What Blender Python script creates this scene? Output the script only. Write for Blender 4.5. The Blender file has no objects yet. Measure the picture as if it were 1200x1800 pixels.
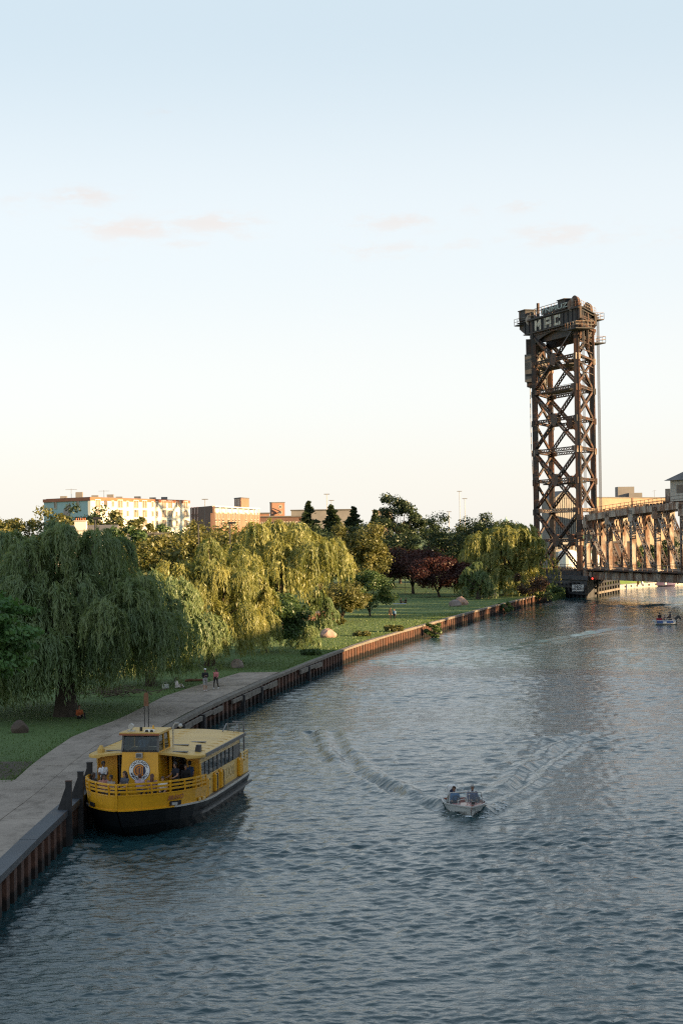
import bpy, bmesh, math, random
import numpy as np
from mathutils import Vector, Matrix, Euler
R = math.radians
random.seed(7)
# ------------------------------------------------------------------ camera
F = 3200.0                       # focal length in pixels of the 1200 x 1800 photograph
CAMH = 14.0
scene = bpy.context.scene
cam_d = bpy.data.cameras.new('camera'); cam = bpy.data.objects.new('camera', cam_d)
scene.collection.objects.link(cam); scene.camera = cam
cam_d.sensor_fit = 'VERTICAL'; cam_d.sensor_height = 36.0; cam_d.sensor_width = 24.0
cam_d.lens = 36.0 * F / 1800.0
cam_d.clip_start = 0.5; cam_d.clip_end = 20000
CM = (Matrix.Rotation(math.pi / 2 + math.atan(35.0 / F), 3, 'X') @ Matrix.Rotation(R(-0.8), 3, 'Z'))
cam.matrix_world = Matrix.Translation((0, 0, CAMH)) @ CM.to_4x4()
CMI = CM.transposed()
# ------------------------------------------------------------------ sky and sun
SUN_EL, SUN_AZ = R(12.0), R(115.0)            # azimuth from +Y (straight ahead) clockwise to the right
SUNV = Vector((math.sin(SUN_AZ) * math.cos(SUN_EL), math.cos(SUN_AZ) * math.cos(SUN_EL), math.sin(SUN_EL)))
world = bpy.data.worlds.new('World'); scene.world = world; world.use_nodes = True
wn, wl = world.node_tree.nodes, world.node_tree.links
wn.clear()
w_out = wn.new('ShaderNodeOutputWorld'); w_bg = wn.new('ShaderNodeBackground')
sky = wn.new('ShaderNodeTexSky'); sky.sky_type = 'NISHITA'; sky.sun_disc = False
sky.sun_elevation = SUN_EL; sky.sun_rotation = SUN_AZ
sky.altitude = 180; sky.air_density = 1.0; sky.dust_density = 1.0; sky.ozone_density = 2.0
w_bg.inputs['Strength'].default_value = 0.1
wl.new(w_bg.outputs[0], w_out.inputs[0])
def wnode(t, **kw):
    n = wn.new(t)
    for k, v in kw.items(): setattr(n, k, v)
    return n
def wmath(op, a, b=None, clamp=False):
    n = wnode('ShaderNodeMath', operation=op, use_clamp=clamp)
    for i, v in enumerate((a, b)):
        if v is None: continue
        if isinstance(v, (int, float)): n.inputs[i].default_value = v
        else: wl.new(v, n.inputs[i])
    return n.outputs[0]
# thin evening clouds: direction -> azimuth / elevation (radians), patches of fractal noise
tc = wnode('ShaderNodeTexCoord'); sx = wnode('ShaderNodeSeparateXYZ'); wl.new(tc.outputs['Generated'], sx.inputs[0])
az = wmath('ARCTAN2', sx.outputs[0], sx.outputs[1]); el = wmath('ARCSINE', sx.outputs[2])
# pale evening haze over the Nishita sky: the same ring all the way round, by elevation only
hz = wnode('ShaderNodeValToRGB'); hz.color_ramp.interpolation = 'EASE'
HAZE = [(-2, (.94, .90, .82)), (1.2, (.94, .91, .855)), (4.5, (.935, .938, .922)), (9.0, (.855, .905, .925)), (16, (.665, .775, .84)), (32, (.51, .61, .71)), (60, (.36, .45, .57)), (90, (.32, .41, .54))]
hz.color_ramp.elements[0].position = 0.0; hz.color_ramp.elements[1].position = 1.0
for i, (d_, c_) in enumerate(HAZE):
    p_ = (d_ + 2) / 92.0
    e_ = hz.color_ramp.elements[0] if i == 0 else (hz.color_ramp.elements[-1] if i == len(HAZE) - 1 else hz.color_ramp.elements.new(p_))
    e_.position = p_; e_.color = (*c_, 1)
wl.new(wmath('DIVIDE', wmath('ADD', wmath('MULTIPLY', el, 180 / math.pi), 2.0), 92.0, True), hz.inputs[0])
hzs = wnode('ShaderNodeVectorMath', operation='SCALE'); wl.new(hz.outputs[0], hzs.inputs[0]); hzs.inputs['Scale'].default_value = 3.45
skm = wnode('ShaderNodeMixRGB'); skm.inputs[0].default_value = 0.90; wl.new(sky.outputs[0], skm.inputs[1]); wl.new(hzs.outputs[0], skm.inputs[2])
cv = wnode('ShaderNodeCombineXYZ')
wl.new(wmath('MULTIPLY', az, 60.0), cv.inputs[0]); wl.new(wmath('MULTIPLY', el, 170.0), cv.inputs[1])
nz = wnode('ShaderNodeTexNoise'); nz.inputs['Scale'].default_value = 1.0; nz.inputs['Detail'].default_value = 7; nz.inputs['Roughness'].default_value = 0.62
wl.new(cv.outputs[0], nz.inputs['Vector'])
CLOUDS = [(150, 345, 60, 15, .9), (60, 352, 60, 12, .45), (230, 402, 90, 17, 1.0), (370, 392, 80, 17, .9), (325, 428, 50, 10, .55),
          (295, 198, 38, 8, .5), (700, 390, 75, 16, .75), (675, 440, 85, 14, .6), (920, 362, 38, 14, .65), (980, 412, 95, 20, .7),
          (830, 372, 26, 11, .4), (805, 430, 40, 13, .45), (1165, 415, 60, 14, .5), (175, 458, 30, 10, .3), (-160, 395, 110, 18, .8),
          (1420, 380, 100, 18, .8), (1700, 430, 120, 20, .7), (-500, 350, 120, 18, .8), (10, 370, 50, 10, .3), (440, 415, 40, 10, .4)]
acc = None
for (cx, cy, rx, ry, st) in CLOUDS:
    d = (CM @ Vector(((cx - 600) / F, (900 - cy) / F, -1.0))).normalized()
    a0, e0 = math.atan2(d.x, d.y), math.asin(d.z)
    u = wmath('DIVIDE', wmath('SUBTRACT', az, a0), 1.15 * rx / F); v = wmath('DIVIDE', wmath('SUBTRACT', el, e0), 1.25 * ry / F)
    r2 = wmath('ADD', wmath('MULTIPLY', u, u), wmath('MULTIPLY', v, v))
    g = wmath('MULTIPLY', wmath('EXPONENT', wmath('MULTIPLY', r2, -1.0)), st)
    acc = g if acc is None else wmath('MAXIMUM', acc, g)
dens = wmath('MULTIPLY', wmath('SUBTRACT', wmath('ADD', wmath('MULTIPLY', acc, 0.60), wmath('MULTIPLY', nz.outputs['Fac'], 1.9)), 1.06), 2.6, True)
dens = wmath('MULTIPLY', dens, wmath('MULTIPLY', acc, 0.95), True)
cm = wnode('ShaderNodeMixRGB'); wl.new(dens, cm.inputs[0]); wl.new(skm.outputs[0], cm.inputs[1])
csc = wnode('ShaderNodeMixRGB', blend_type='MULTIPLY'); csc.inputs[0].default_value = 1.0     # cloud takes the sky's own brightness, a little pinker
wl.new(skm.outputs[0], csc.inputs[1]); csc.inputs[2].default_value = (1.04, .90, .835, 1)
wl.new(csc.outputs[0], cm.inputs[2]); wl.new(cm.outputs[0], w_bg.inputs['Color'])
sun_d = bpy.data.lights.new('sun', 'SUN'); sun_d.energy = 5.0; sun_d.angle = R(0.6); sun_d.color = (1.0, 0.67, 0.34)
sun = bpy.data.objects.new('sun', sun_d); scene.collection.objects.link(sun)
sun.rotation_euler = SUNV.to_track_quat('Z', 'Y').to_euler(); sun.location = (60, -10, 60)
vs = scene.view_settings; vs.view_transform = 'Standard'; vs.look = 'None'; vs.gamma = 1.0; vs.exposure = 1.6; vs.use_curve_mapping = False
scene.cycles.use_denoising = False; scene.cycles.filter_width = 1.2; scene.cycles.use_adaptive_sampling = False
scene.cycles.caustics_reflective = False; scene.cycles.caustics_refractive = False; scene.cycles.sample_clamp_indirect = 4.0; scene.cycles.blur_glossy = 0.5
# ------------------------------------------------------------------ helpers
COL = scene.collection
def ray(px, py): return CM @ Vector(((px - 600) / F, (900 - py) / F, -1.0))
def onz(px, py, z):
    d = ray(px, py); t = (z - CAMH) / d.z
    return Vector((d.x * t, d.y * t, z))
def aty(px, py, Y):
    d = ray(px, py); t = Y / d.y
    return Vector((d.x * t, Y, CAMH + d.z * t))
def tag(o, label=None, cat=None, group=None, kind=None):
    if label: o['label'] = label
    if cat: o['category'] = cat
    if group: o['group'] = group
    if kind: o['kind'] = kind
    return o
def empty(name, loc=(0, 0, 0), rz=0.0, label=None, cat=None, group=None):
    o = bpy.data.objects.new(name, None); COL.objects.link(o)
    o.location = loc; o.rotation_euler = (0, 0, rz); o.empty_display_size = 0.3
    return tag(o, label, cat, group)
def link(name, me, parent=None, loc=None, rz=None):
    o = bpy.data.objects.new(name, me); COL.objects.link(o)
    if parent is not None: o.parent = parent
    if loc is not None: o.location = loc
    if rz is not None: o.rotation_euler = (0, 0, rz)
    return o
def copy_tree(o, parent=None):
    c = o.copy(); COL.objects.link(c); c.parent = parent
    for ch in o.children: copy_tree(ch, c)
    return c
class MB:
    """collects polygons; build() links them as one mesh object"""
    def __init__(s): s.v = []; s.f = []; s.m = []
    def add(s, vs, fs, mi=0):
        b = len(s.v); s.v += [tuple(v) for v in vs]; s.f += [tuple(b + i for i in f) for f in fs]; s.m += [mi] * len(fs); return s
    def box(s, c, size, rz=0.0, mi=0, M=None):
        hx, hy, hz_ = size[0] / 2, size[1] / 2, size[2] / 2
        vs = [Vector((x, y, z)) for z in (-hz_, hz_) for y in (-hy, hy) for x in (-hx, hx)]
        if M is None: M = Matrix.Rotation(rz, 3, 'Z')
        c = Vector(c)
        return s.add([M @ v + c for v in vs], [(0, 2, 3, 1), (4, 5, 7, 6), (0, 1, 5, 4), (2, 6, 7, 3), (0, 4, 6, 2), (1, 3, 7, 5)], mi)
    def bar(s, p, q, w, h=None, up=(0, 0, 1), mi=0):
        p, q = Vector(p), Vector(q); d = q - p
        if d.length < 1e-6: return s
        h = w if h is None else h
        d.normalize(); u = Vector(up)
        if abs(d.dot(u)) > 0.98: u = Vector((1, 0, 0)) if abs(d.x) < .9 else Vector((0, 1, 0))
        a = d.cross(u).normalized() * (w / 2); b = a.cross(d).normalized() * (h / 2)
        vs = [p - a - b, p + a - b, p + a + b, p - a + b, q - a - b, q + a - b, q + a + b, q - a + b]
        return s.add(vs, [(3, 2, 1, 0), (4, 5, 6, 7), (0, 1, 5, 4), (1, 2, 6, 5), (2, 3, 7, 6), (3, 0, 4, 7)], mi)
    def tube(s, pts, rad, n=8, mi=0, cap=True):
        pts = [Vector(p) for p in pts]; rad = [rad] * len(pts) if isinstance(rad, (int, float)) else rad
        rings = []; prev = None
        for i, p in enumerate(pts):
            d = (pts[min(i + 1, len(pts) - 1)] - pts[max(i - 1, 0)])
            d = d.normalized() if d.length > 1e-9 else Vector((0, 0, 1))
            if prev is None:
                a = d.cross(Vector((0, 0, 1)) if abs(d.z) < .9 else Vector((1, 0, 0))).normalized()
            else:
                a = (prev - d * prev.dot(d)).normalized()
            prev = a; b = d.cross(a)
            rings.append([p + (a * math.cos(2 * math.pi * k / n) + b * math.sin(2 * math.pi * k / n)) * rad[i] for k in range(n)])
        fs = [(i * n + k, i * n + (k + 1) % n, (i + 1) * n + (k + 1) % n, (i + 1) * n + k) for i in range(len(pts) - 1) for k in range(n)]
        if cap: fs += [tuple(range(n - 1, -1, -1)), tuple((len(pts) - 1) * n + k for k in range(n))]
        return s.add([v for r in rings for v in r], fs, mi)
    def prism(s, poly, z0, z1, mi=0):
        n = len(poly); vs = [(p[0], p[1], z0) for p in poly] + [(p[0], p[1], z1) for p in poly]
        return s.add(vs, [tuple(range(n - 1, -1, -1)), tuple(range(n, 2 * n))] + [(i, (i + 1) % n, n + (i + 1) % n, n + i) for i in range(n)], mi)
    def extr(s, poly, a, b, mi=0):
        """poly: 3d points, extruded by the vector b-a"""
        n = len(poly); d = Vector(b) - Vector(a); vs = [Vector(p) for p in poly] + [Vector(p) + d for p in poly]
        return s.add(vs, [tuple(range(n - 1, -1, -1)), tuple(range(n, 2 * n))] + [(i, (i + 1) % n, n + (i + 1) % n, n + i) for i in range(n)], mi)
    def ball(s, c, r, nu=10, nv=7, mi=0):
        c = Vector(c); r = (r, r, r) if isinstance(r, (int, float)) else r; vs = [c + Vector((0, 0, r[2]))]
        for j in range(1, nv):
            t = math.pi * j / nv
            for i in range(nu):
                p = 2 * math.pi * i / nu; vs.append(c + Vector((r[0] * math.sin(t) * math.cos(p), r[1] * math.sin(t) * math.sin(p), r[2] * math.cos(t))))
        vs.append(c - Vector((0, 0, r[2]))); fs = [(0, 1 + i, 1 + (i + 1) % nu) for i in range(nu)]
        for j in range(nv - 2):
            fs += [(1 + j * nu + i, 1 + (j + 1) * nu + i, 1 + (j + 1) * nu + (i + 1) % nu, 1 + j * nu + (i + 1) % nu) for i in range(nu)]
        L = len(vs) - 1; fs += [(L, 1 + (nv - 2) * nu + (i + 1) % nu, 1 + (nv - 2) * nu + i) for i in range(nu)]
        return s.add(vs, fs, mi)
    def mesh(s, name, mats, smooth=False):
        me = bpy.data.meshes.new(name); me.from_pydata(s.v, [], s.f)
        for m in (mats if isinstance(mats, (list, tuple)) else [mats]): me.materials.append(m)
        if any(s.m): me.polygons.foreach_set('material_index', s.m)
        bm = bmesh.new(); bm.from_mesh(me); bmesh.ops.recalc_face_normals(bm, faces=bm.faces); bm.to_mesh(me); bm.free()
        if smooth: me.polygons.foreach_set('use_smooth', [True] * len(me.polygons))
        return me
    def build(s, name, mats, parent=None, origin=None, smooth=False, loc=None, rz=None):
        if origin is not None:
            ox, oy, oz = origin; s.v = [(x - ox, y - oy, z - oz) for x, y, z in s.v]
        return link(name, s.mesh(name, mats, smooth), parent, loc, rz)
def np_mesh(name, V, Q, mat, tone=None, smooth=False):
    """V (n,3) Q (m,k)"""
    me = bpy.data.meshes.new(name); k = Q.shape[1]
    me.vertices.add(len(V)); me.vertices.foreach_set('co', np.ascontiguousarray(V, dtype=np.float32).ravel())
    me.loops.add(Q.size); me.loops.foreach_set('vertex_index', np.ascontiguousarray(Q, dtype=np.int32).ravel())
    me.polygons.add(len(Q)); me.polygons.foreach_set('loop_start', np.arange(0, Q.size, k, dtype=np.int32))
    if smooth: me.polygons.foreach_set('use_smooth', np.ones(len(Q), dtype=bool))
    me.update(calc_edges=True)
    if tone is not None:
        a = me.attributes.new('tone', 'FLOAT', 'POINT'); a.data.foreach_set('value', np.ascontiguousarray(tone, dtype=np.float32))
    me.materials.append(mat)
    return me
# ------------------------------------------------------------------ materials
class NT:
    def __init__(s, name):
        s.m = bpy.data.materials.new(name); s.m.use_nodes = True; s.n = s.m.node_tree.nodes; s.l = s.m.node_tree.links
        s.p = s.n['Principled BSDF']; s.out = s.n['Material Output']
    def new(s, t, **kw):
        n = s.n.new(t)
        for k, v in kw.items(): setattr(n, k, v)
        return n
    def coord(s, scale=(1, 1, 1), kind='Object'):
        if kind == 'World':
            g = s.new('ShaderNodeNewGeometry'); o = g.outputs['Position']
        else:
            o = s.new('ShaderNodeTexCoord').outputs[kind]
        mp = s.new('ShaderNodeMapping'); mp.inputs['Scale'].default_value = scale; s.l.new(o, mp.inputs[0]); return mp.outputs[0]
    def noise(s, vec, scale, detail=4, rough=0.55):
        n = s.new('ShaderNodeTexNoise'); n.inputs['Scale'].default_value = scale; n.inputs['Detail'].default_value = detail; n.inputs['Roughness'].default_value = rough
        s.l.new(vec, n.inputs['Vector']); return n.outputs['Fac']
    def ramp(s, fac, stops):
        r = s.new('ShaderNodeValToRGB'); e = r.color_ramp.elements
        e[0].position, e[0].color = stops[0][0], (*stops[0][1], 1); e[1].position, e[1].color = stops[-1][0], (*stops[-1][1], 1)
        for p, c in stops[1:-1]: x = e.new(p); x.color = (*c, 1)
        s.l.new(fac, r.inputs[0]); return r.outputs[0]
    def mix(s, fac, a, b, mode='MIX'):
        n = s.new('ShaderNodeMixRGB', blend_type=mode)
        for i, v in enumerate((fac, a, b)):
            if isinstance(v, (int, float)): n.inputs[i].default_value = v
            elif isinstance(v, tuple): n.inputs[i].default_value = (*v, 1)
            else: s.l.new(v, n.inputs[i])
        return n.outputs[0]
    def math(s, op, a, b=0.0, clamp=False):
        n = s.new('ShaderNodeMath', operation=op, use_clamp=clamp)
        for i, v in enumerate((a, b)):
            if isinstance(v, (int, float)): n.inputs[i].default_value = v
            else: s.l.new(v, n.inputs[i])
        return n.outputs[0]
    def bump(s, h, strength, dist):
        b = s.new('ShaderNodeBump'); b.inputs['Strength'].default_value = strength; b.inputs['Distance'].default_value = dist
        s.l.new(h, b.inputs['Height']); s.l.new(b.outputs[0], s.p.inputs['Normal']); return b
    def col(s, c):
        if isinstance(c, tuple): s.p.inputs['Base Color'].default_value = (*c, 1)
        else: s.l.new(c, s.p.inputs['Base Color'])
    def rough(s, r):
        if isinstance(r, (int, float)): s.p.inputs['Roughness'].default_value = r
        else: s.l.new(r, s.p.inputs['Roughness'])
def simple(name, c, rough=0.6, var=0.18, scale=3.0, metal=0.0, bump=0.0, c2=None, kind='World', detail=5, coat=0.0):
    t = NT(name); v = t.coord(kind=kind); n = t.noise(v, scale, detail, 0.6)
    lo = tuple(x * (1 - var) for x in c); hi = tuple(min(1, x * (1 + var)) for x in (c2 or c))
    t.col(t.ramp(n, [(0.32, lo), (0.68, hi)])); t.rough(rough); t.p.inputs['Metallic'].default_value = metal
    if coat: t.p.inputs['Coat Weight'].default_value = coat; t.p.inputs['Coat Roughness'].default_value = 0.15
    if bump: t.bump(t.noise(v, scale * 4, 4), 0.6, bump)
    return t.m
def rusty(name, paint, rust, amount=0.5, scale=0.8, rough=0.75, pale=None):
    """flaking paint over rust"""
    t = NT(name); v = t.coord(kind='World'); vs_ = t.coord((1.0, 1.0, 0.35), 'World')
    n1 = t.noise(vs_, scale, 7, 0.68); n2 = t.noise(v, scale * 5, 5, 0.65); n3 = t.noise(v, scale * 0.3, 3)
    r = t.ramp(n2, [(0.3, tuple(x * 0.55 for x in rust)), (0.7, tuple(x * 1.35 for x in rust))])
    p = t.ramp(n3, [(0.3, tuple(x * 0.75 for x in paint)), (0.7, tuple(x * 1.15 for x in (pale or paint)))])
    t.col(t.mix(t.ramp(n1, [(1 - amount - 0.07, (0, 0, 0)), (1 - amount + 0.07, (1, 1, 1))]), p, r)); t.rough(rough)
    t.bump(n2, 0.4, 0.02); return t.m
def leafmat(name, a, b, c, trans=0.35, clump=0.5):
    t = NT(name); n = t.noise(t.coord(kind='World'), clump, 3)
    at = t.new('ShaderNodeAttribute', attribute_name='tone')
    f = t.math('ADD', t.math('MULTIPLY', n, 0.75), t.math('MULTIPLY', at.outputs['Fac'], 0.55))
    col = t.ramp(f, [(0.28, a), (0.6, b), (0.95, c)])
    d = t.new('ShaderNodeBsdfDiffuse'); tr = t.new('ShaderNodeBsdfTranslucent'); ms = t.new('ShaderNodeMixShader'); gl = t.new('ShaderNodeBsdfGlossy')
    t.l.new(col, d.inputs[0]); t.l.new(t.mix(1.0, col, (1.15, 1.1, 0.65), 'MULTIPLY'), tr.inputs[0]); ms.inputs[0].default_value = trans
    t.l.new(d.outputs[0], ms.inputs[1]); t.l.new(tr.outputs[0], ms.inputs[2])
    gl.inputs['Roughness'].default_value = 0.45; gl.inputs['Color'].default_value = (.8, .85, .8, 1); m2 = t.new('ShaderNodeMixShader'); m2.inputs[0].default_value = 0.035
    t.l.new(ms.outputs[0], m2.inputs[1]); t.l.new(gl.outputs[0], m2.inputs[2]); t.l.new(m2.outputs[0], t.out.inputs['Surface'])
    return t.m
def brickmat(name, c1, c2, mortar, sc=1.0):
    t = NT(name); g = t.new('ShaderNodeNewGeometry'); sx_ = t.new('ShaderNodeSeparateXYZ'); t.l.new(g.outputs['Position'], sx_.inputs[0])
    cb = t.new('ShaderNodeCombineXYZ'); t.l.new(t.math('ADD', sx_.outputs[0], t.math('MULTIPLY', sx_.outputs[1], 0.93)), cb.inputs[0]); t.l.new(sx_.outputs[2], cb.inputs[1])
    b = t.new('ShaderNodeTexBrick'); b.inputs['Scale'].default_value = sc; b.inputs['Mortar Size'].default_value = 0.012; b.inputs['Brick Width'].default_value = .28; b.inputs['Row Height'].default_value = .09
    for k, c in (('Color1', c1), ('Color2', c2), ('Mortar', mortar)): b.inputs[k].default_value = (*c, 1)
    t.l.new(cb.outputs[0], b.inputs['Vector']); n = t.noise(t.coord(kind='World'), 0.35, 6, .65)
    t.col(t.mix(0.75, b.outputs['Color'], t.ramp(n, [(0.3, (.72, .7, .68)), (0.7, (1.1, 1.08, 1.05))]), 'MULTIPLY')); t.rough(0.9); return t.m
def glassmat(name, c, rough=0.06):
    t = NT(name); t.col(t.ramp(t.noise(t.coord(kind='World'), 0.6, 2), [(0.3, tuple(x * .6 for x in c)), (0.7, c)])); t.rough(rough); t.p.inputs['Specular IOR Level'].default_value = 0.8; return t.m
def paneglass(name, tint, refl=0.10, rough=0.03):
    t = NT(name); tr = t.new('ShaderNodeBsdfTransparent'); gl = t.new('ShaderNodeBsdfGlossy'); ms = t.new('ShaderNodeMixShader'); lw = t.new('ShaderNodeLayerWeight')
    tr.inputs[0].default_value = (*tint, 1); gl.inputs['Roughness'].default_value = rough; lw.inputs[0].default_value = 0.25
    t.l.new(t.math('ADD', t.math('MULTIPLY', lw.outputs['Fresnel'], 0.9), refl, True), ms.inputs[0]); t.l.new(tr.outputs[0], ms.inputs[1]); t.l.new(gl.outputs[0], ms.inputs[2]); t.l.new(ms.outputs[0], t.out.inputs['Surface']); return t.m
M = {}
M['rust'] = rusty('rusty_steel', (.042, .040, .040), (.115, .052, .029), 0.48, 0.6)
M['rust_span'] = rusty('flaking_silver_steel', (.30, .27, .235), (.16, .085, .05), 0.50, 0.8, pale=(.42, .37, .31))
M['rust_dark'] = rusty('dark_girder_steel', (.032, .033, .037), (.085, .042, .025), 0.40, 0.5)
M['pile'] = rusty('rusty_sheet_pile', (.062, .036, .028), (.125, .056, .036), 0.52, 0.9, 0.8)
_m = M['pile'].node_tree; _b = _m.nodes['Principled BSDF']; _src = _b.inputs['Base Color'].links[0].from_socket      # wet algae line above the water
_g = _m.nodes.new('ShaderNodeNewGeometry'); _s = _m.nodes.new('ShaderNodeSeparateXYZ'); _m.links.new(_g.outputs['Position'], _s.inputs[0])
_n = _m.nodes.new('ShaderNodeTexNoise'); _n.inputs['Scale'].default_value = 0.8; _n.inputs['Detail'].default_value = 5; _m.links.new(_g.outputs['Position'], _n.inputs['Vector'])
_a = _m.nodes.new('ShaderNodeMath'); _a.operation = 'MULTIPLY_ADD'; _m.links.new(_n.outputs['Fac'], _a.inputs[0]); _a.inputs[1].default_value = -0.7; _m.links.new(_s.outputs[2], _a.inputs[2])
_r = _m.nodes.new('ShaderNodeValToRGB'); _r.color_ramp.elements[0].position = 0.02; _r.color_ramp.elements[0].color = (.010, .013, .010, 1); _r.color_ramp.elements[1].position = 0.22; _r.color_ramp.elements[1].color = (1, 1, 1, 1); _m.links.new(_a.outputs[0], _r.inputs[0])
_x = _m.nodes.new('ShaderNodeMixRGB'); _x.blend_type = 'MULTIPLY'; _x.inputs[0].default_value = 0.93; _m.links.new(_src, _x.inputs[1]); _m.links.new(_r.outputs[0], _x.inputs[2]); _m.links.new(_x.outputs[0], _b.inputs['Base Color'])
M['steel_cap'] = rusty('dark_steel_cap', (.055, .065, .078), (.11, .085, .07), 0.35, 1.2, 0.55)
M['concrete'] = simple('concrete', (.30, .275, .245), 0.9, 0.22, 0.9, bump=0.01, detail=8)
M['concrete_dark'] = simple('dark_stained_concrete', (.060, .062, .068), 0.9, 0.4, 0.5, bump=0.02, detail=8)
M['concrete_pale'] = simple('pale_concrete', (.40, .38, .34), 0.9, 0.15, 0.7, bump=0.01)
M['cw'] = simple('counterweight_concrete', (.135, .13, .125), 0.9, 0.35, 0.4, bump=0.02, detail=8)
M['timber'] = simple('weathered_timber', (.17, .15, .125), 0.9, 0.35, 2.0, bump=0.01)
M['timber_dark'] = simple('tarred_timber', (.022, .022, .024), 0.75, 0.35, 2.0, bump=0.01)
M['cable'] = simple('steel_cable', (.10, .10, .105), 0.5, 0.2, 4, metal=0.4)
M['white'] = simple('white_paint', (.74, .74, .72), 0.5, 0.06, 2)
M['black'] = simple('black_paint', (.018, .018, .02), 0.45, 0.3, 3)
M['bark'] = simple('bark', (.060, .047, .036), 0.95, 0.4, 2.5, bump=0.04)
M['rock'] = simple('boulder_stone', (.24, .20, .185), 0.9, 0.3, 0.9, bump=0.05, detail=8)
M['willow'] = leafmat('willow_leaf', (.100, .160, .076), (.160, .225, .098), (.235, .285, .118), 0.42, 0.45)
M['willow_sunlit'] = leafmat('sunlit_willow_leaf', (.125, .165, .052), (.235, .255, .080), (.40, .385, .125), 0.45, 0.45)  # yellower copy of the willow leaf, warm sunlight put into its colour
M['broad'] = leafmat('broad_leaf', (.038, .074, .027), (.068, .118, .038), (.120, .170, .052), 0.32, 0.5)
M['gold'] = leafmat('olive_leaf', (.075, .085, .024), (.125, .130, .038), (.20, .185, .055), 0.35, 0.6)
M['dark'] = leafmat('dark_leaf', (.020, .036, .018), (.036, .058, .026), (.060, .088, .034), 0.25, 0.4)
M['purple'] = leafmat('plum_leaf', (.030, .013, .015), (.054, .019, .019), (.095, .032, .025), 0.3, 0.5)
M['fresh'] = leafmat('maple_leaf', (.050, .125, .040), (.080, .18, .052), (.130, .235, .072), 0.35, 0.6)
M['redbrush'] = leafmat('red_brush', (.055, .030, .022), (.090, .048, .034), (.12, .085, .045), 0.25, 0.8)
M['grassblade'] = leafmat('grass_blade', (.060, .105, .028), (.082, .138, .036), (.12, .170, .045), 0.3, 0.25)
# ------------------------------------------------------------------ the river bank
BZ = 1.62
BANK_PX = [(0, 1537), (52, 1484), (116, 1424), (203, 1340), (287, 1277), (330, 1257), (382, 1233), (437, 1208), (487, 1186), (543, 1164), (607, 1137), (663, 1120),
           (730, 1102), (751, 1096), (802, 1082), (841, 1071), (880, 1061), (911, 1053), (970, 1040)]
bank = [Vector((-12.75, 20, BZ)), Vector((-12.7, 45, BZ))] + [onz(x, y, BZ) for x, y in BANK_PX]
for _ in range(2):
    bank = [bank[0]] + [(bank[i - 1] + bank[i] * 2 + bank[i + 1]) / 4 for i in range(1, len(bank) - 1)] + [bank[-1]]
def resample(pts, step):
    out = [pts[0].copy()]; need = step
    for a, b in zip(pts, pts[1:]):
        L = (b - a).length; t = need
        while t <= L: out.append(a + (b - a) * (t / L)); t += step
        need = t - L
    return out
def bank_x(Y):
    for a, b in zip(bank, bank[1:]):
        if a.y <= Y <= b.y: return a.x + (b.x - a.x) * (Y - a.y) / (b.y - a.y)
    return bank[-1].x
# ------------------------------------------------------------------ land
t = NT('lawn_grass'); v = t.coord(kind='World'); n1 = t.noise(v, 0.12, 5, .6); n2 = t.noise(v, 3.0, 6, .7)
gcol = t.ramp(n1, [(0.3, (.074, .132, .034)), (0.55, (.096, .162, .042)), (0.75, (.135, .182, .052))])
t.col(t.mix(0.8, gcol, t.ramp(n2, [(0.3, (.75, .75, .7)), (0.7, (1.15, 1.15, 1.1))]), 'MULTIPLY')); t.rough(0.95); t.bump(n2, 1.0, 0.10); M['lawn'] = t.m
LZ = 1.54
inner = [p + Vector((-0.5, 0.0, 0)) for p in bank]
poly = [(p.x, p.y) for p in inner] + [(45.5, 372), (50, 400), (56, 418)]
far_bank = [onz(1085, 1031, 0), onz(1130, 1028, 0), onz(1200, 1024, 0)]
poly += [(p.x, p.y + 3) for p in far_bank] + [(160, 505), (400, 560), (4000, 900), (4000, 9000), (-4000, 9000), (-4000, 20)]
mb = MB(); mb.prism(poly, -2.0, LZ); me = mb.mesh('lawn', M['lawn'])
bm = bmesh.new(); bm.from_mesh(me); bmesh.ops.triangulate(bm, faces=bm.faces); bm.to_mesh(me); bm.free()
tag(link('lawn', me), kind='structure')
poly = [(72, -120), (74, 120), (79, 250), (86, 330), (118, 420), (400, 470), (4000, 760), (4000, -120)]
mb = MB(); mb.prism(poly, -2.0, LZ); me = mb.mesh('opposite_bank', M['lawn'])
tag(link('opposite_bank', me), kind='structure')
# riverwalk
t = NT('riverwalk_concrete'); v = t.coord(kind='World'); n1 = t.noise(v, 0.35, 8, .65); n2 = t.noise(v, 9.0, 4, .7)
t.col(t.mix(0.7, t.ramp(n1, [(0.28, (.23, .19, .152)), (0.5, (.335, .28, .226)), (0.72, (.41, .345, .28))]), t.ramp(n2, [(0.3, (.75, .75, .75)), (0.7, (1.1, 1.1, 1.1))]), 'MULTIPLY')); t.rough(0.92); t.bump(n2, 0.5, 0.01); M['walk'] = t.m
_c = t.p.inputs['Base Color'].links[0].from_socket; st1 = t.noise(t.coord((1.1, .45, 1), 'World'), 1.0, 6, .7); st2 = t.noise(v, 2.6, 3, .75)
t.col(t.mix(1.0, _c, t.mix(1.0, t.ramp(st1, [(.34, (.62, .61, .60)), (.50, (1, 1, 1))]), t.ramp(st2, [(.30, (.70, .69, .68)), (.40, (1, 1, 1))]), 'MULTIPLY'), 'MULTIPLY'))
M['joint'] = simple('joint_dirt', (.045, .042, .036), 0.95, 0.3, 2)
walk_left = [Vector((-17.0, 30, 0)), Vector((-17.0, 80, 0)), onz(-5, 1398, BZ), onz(62, 1338, BZ), onz(130, 1292, BZ), onz(213, 1262, BZ), onz(287, 1224, BZ), onz(345, 1205, BZ), onz(400, 1188, BZ), onz(424, 1181, BZ)]
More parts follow.
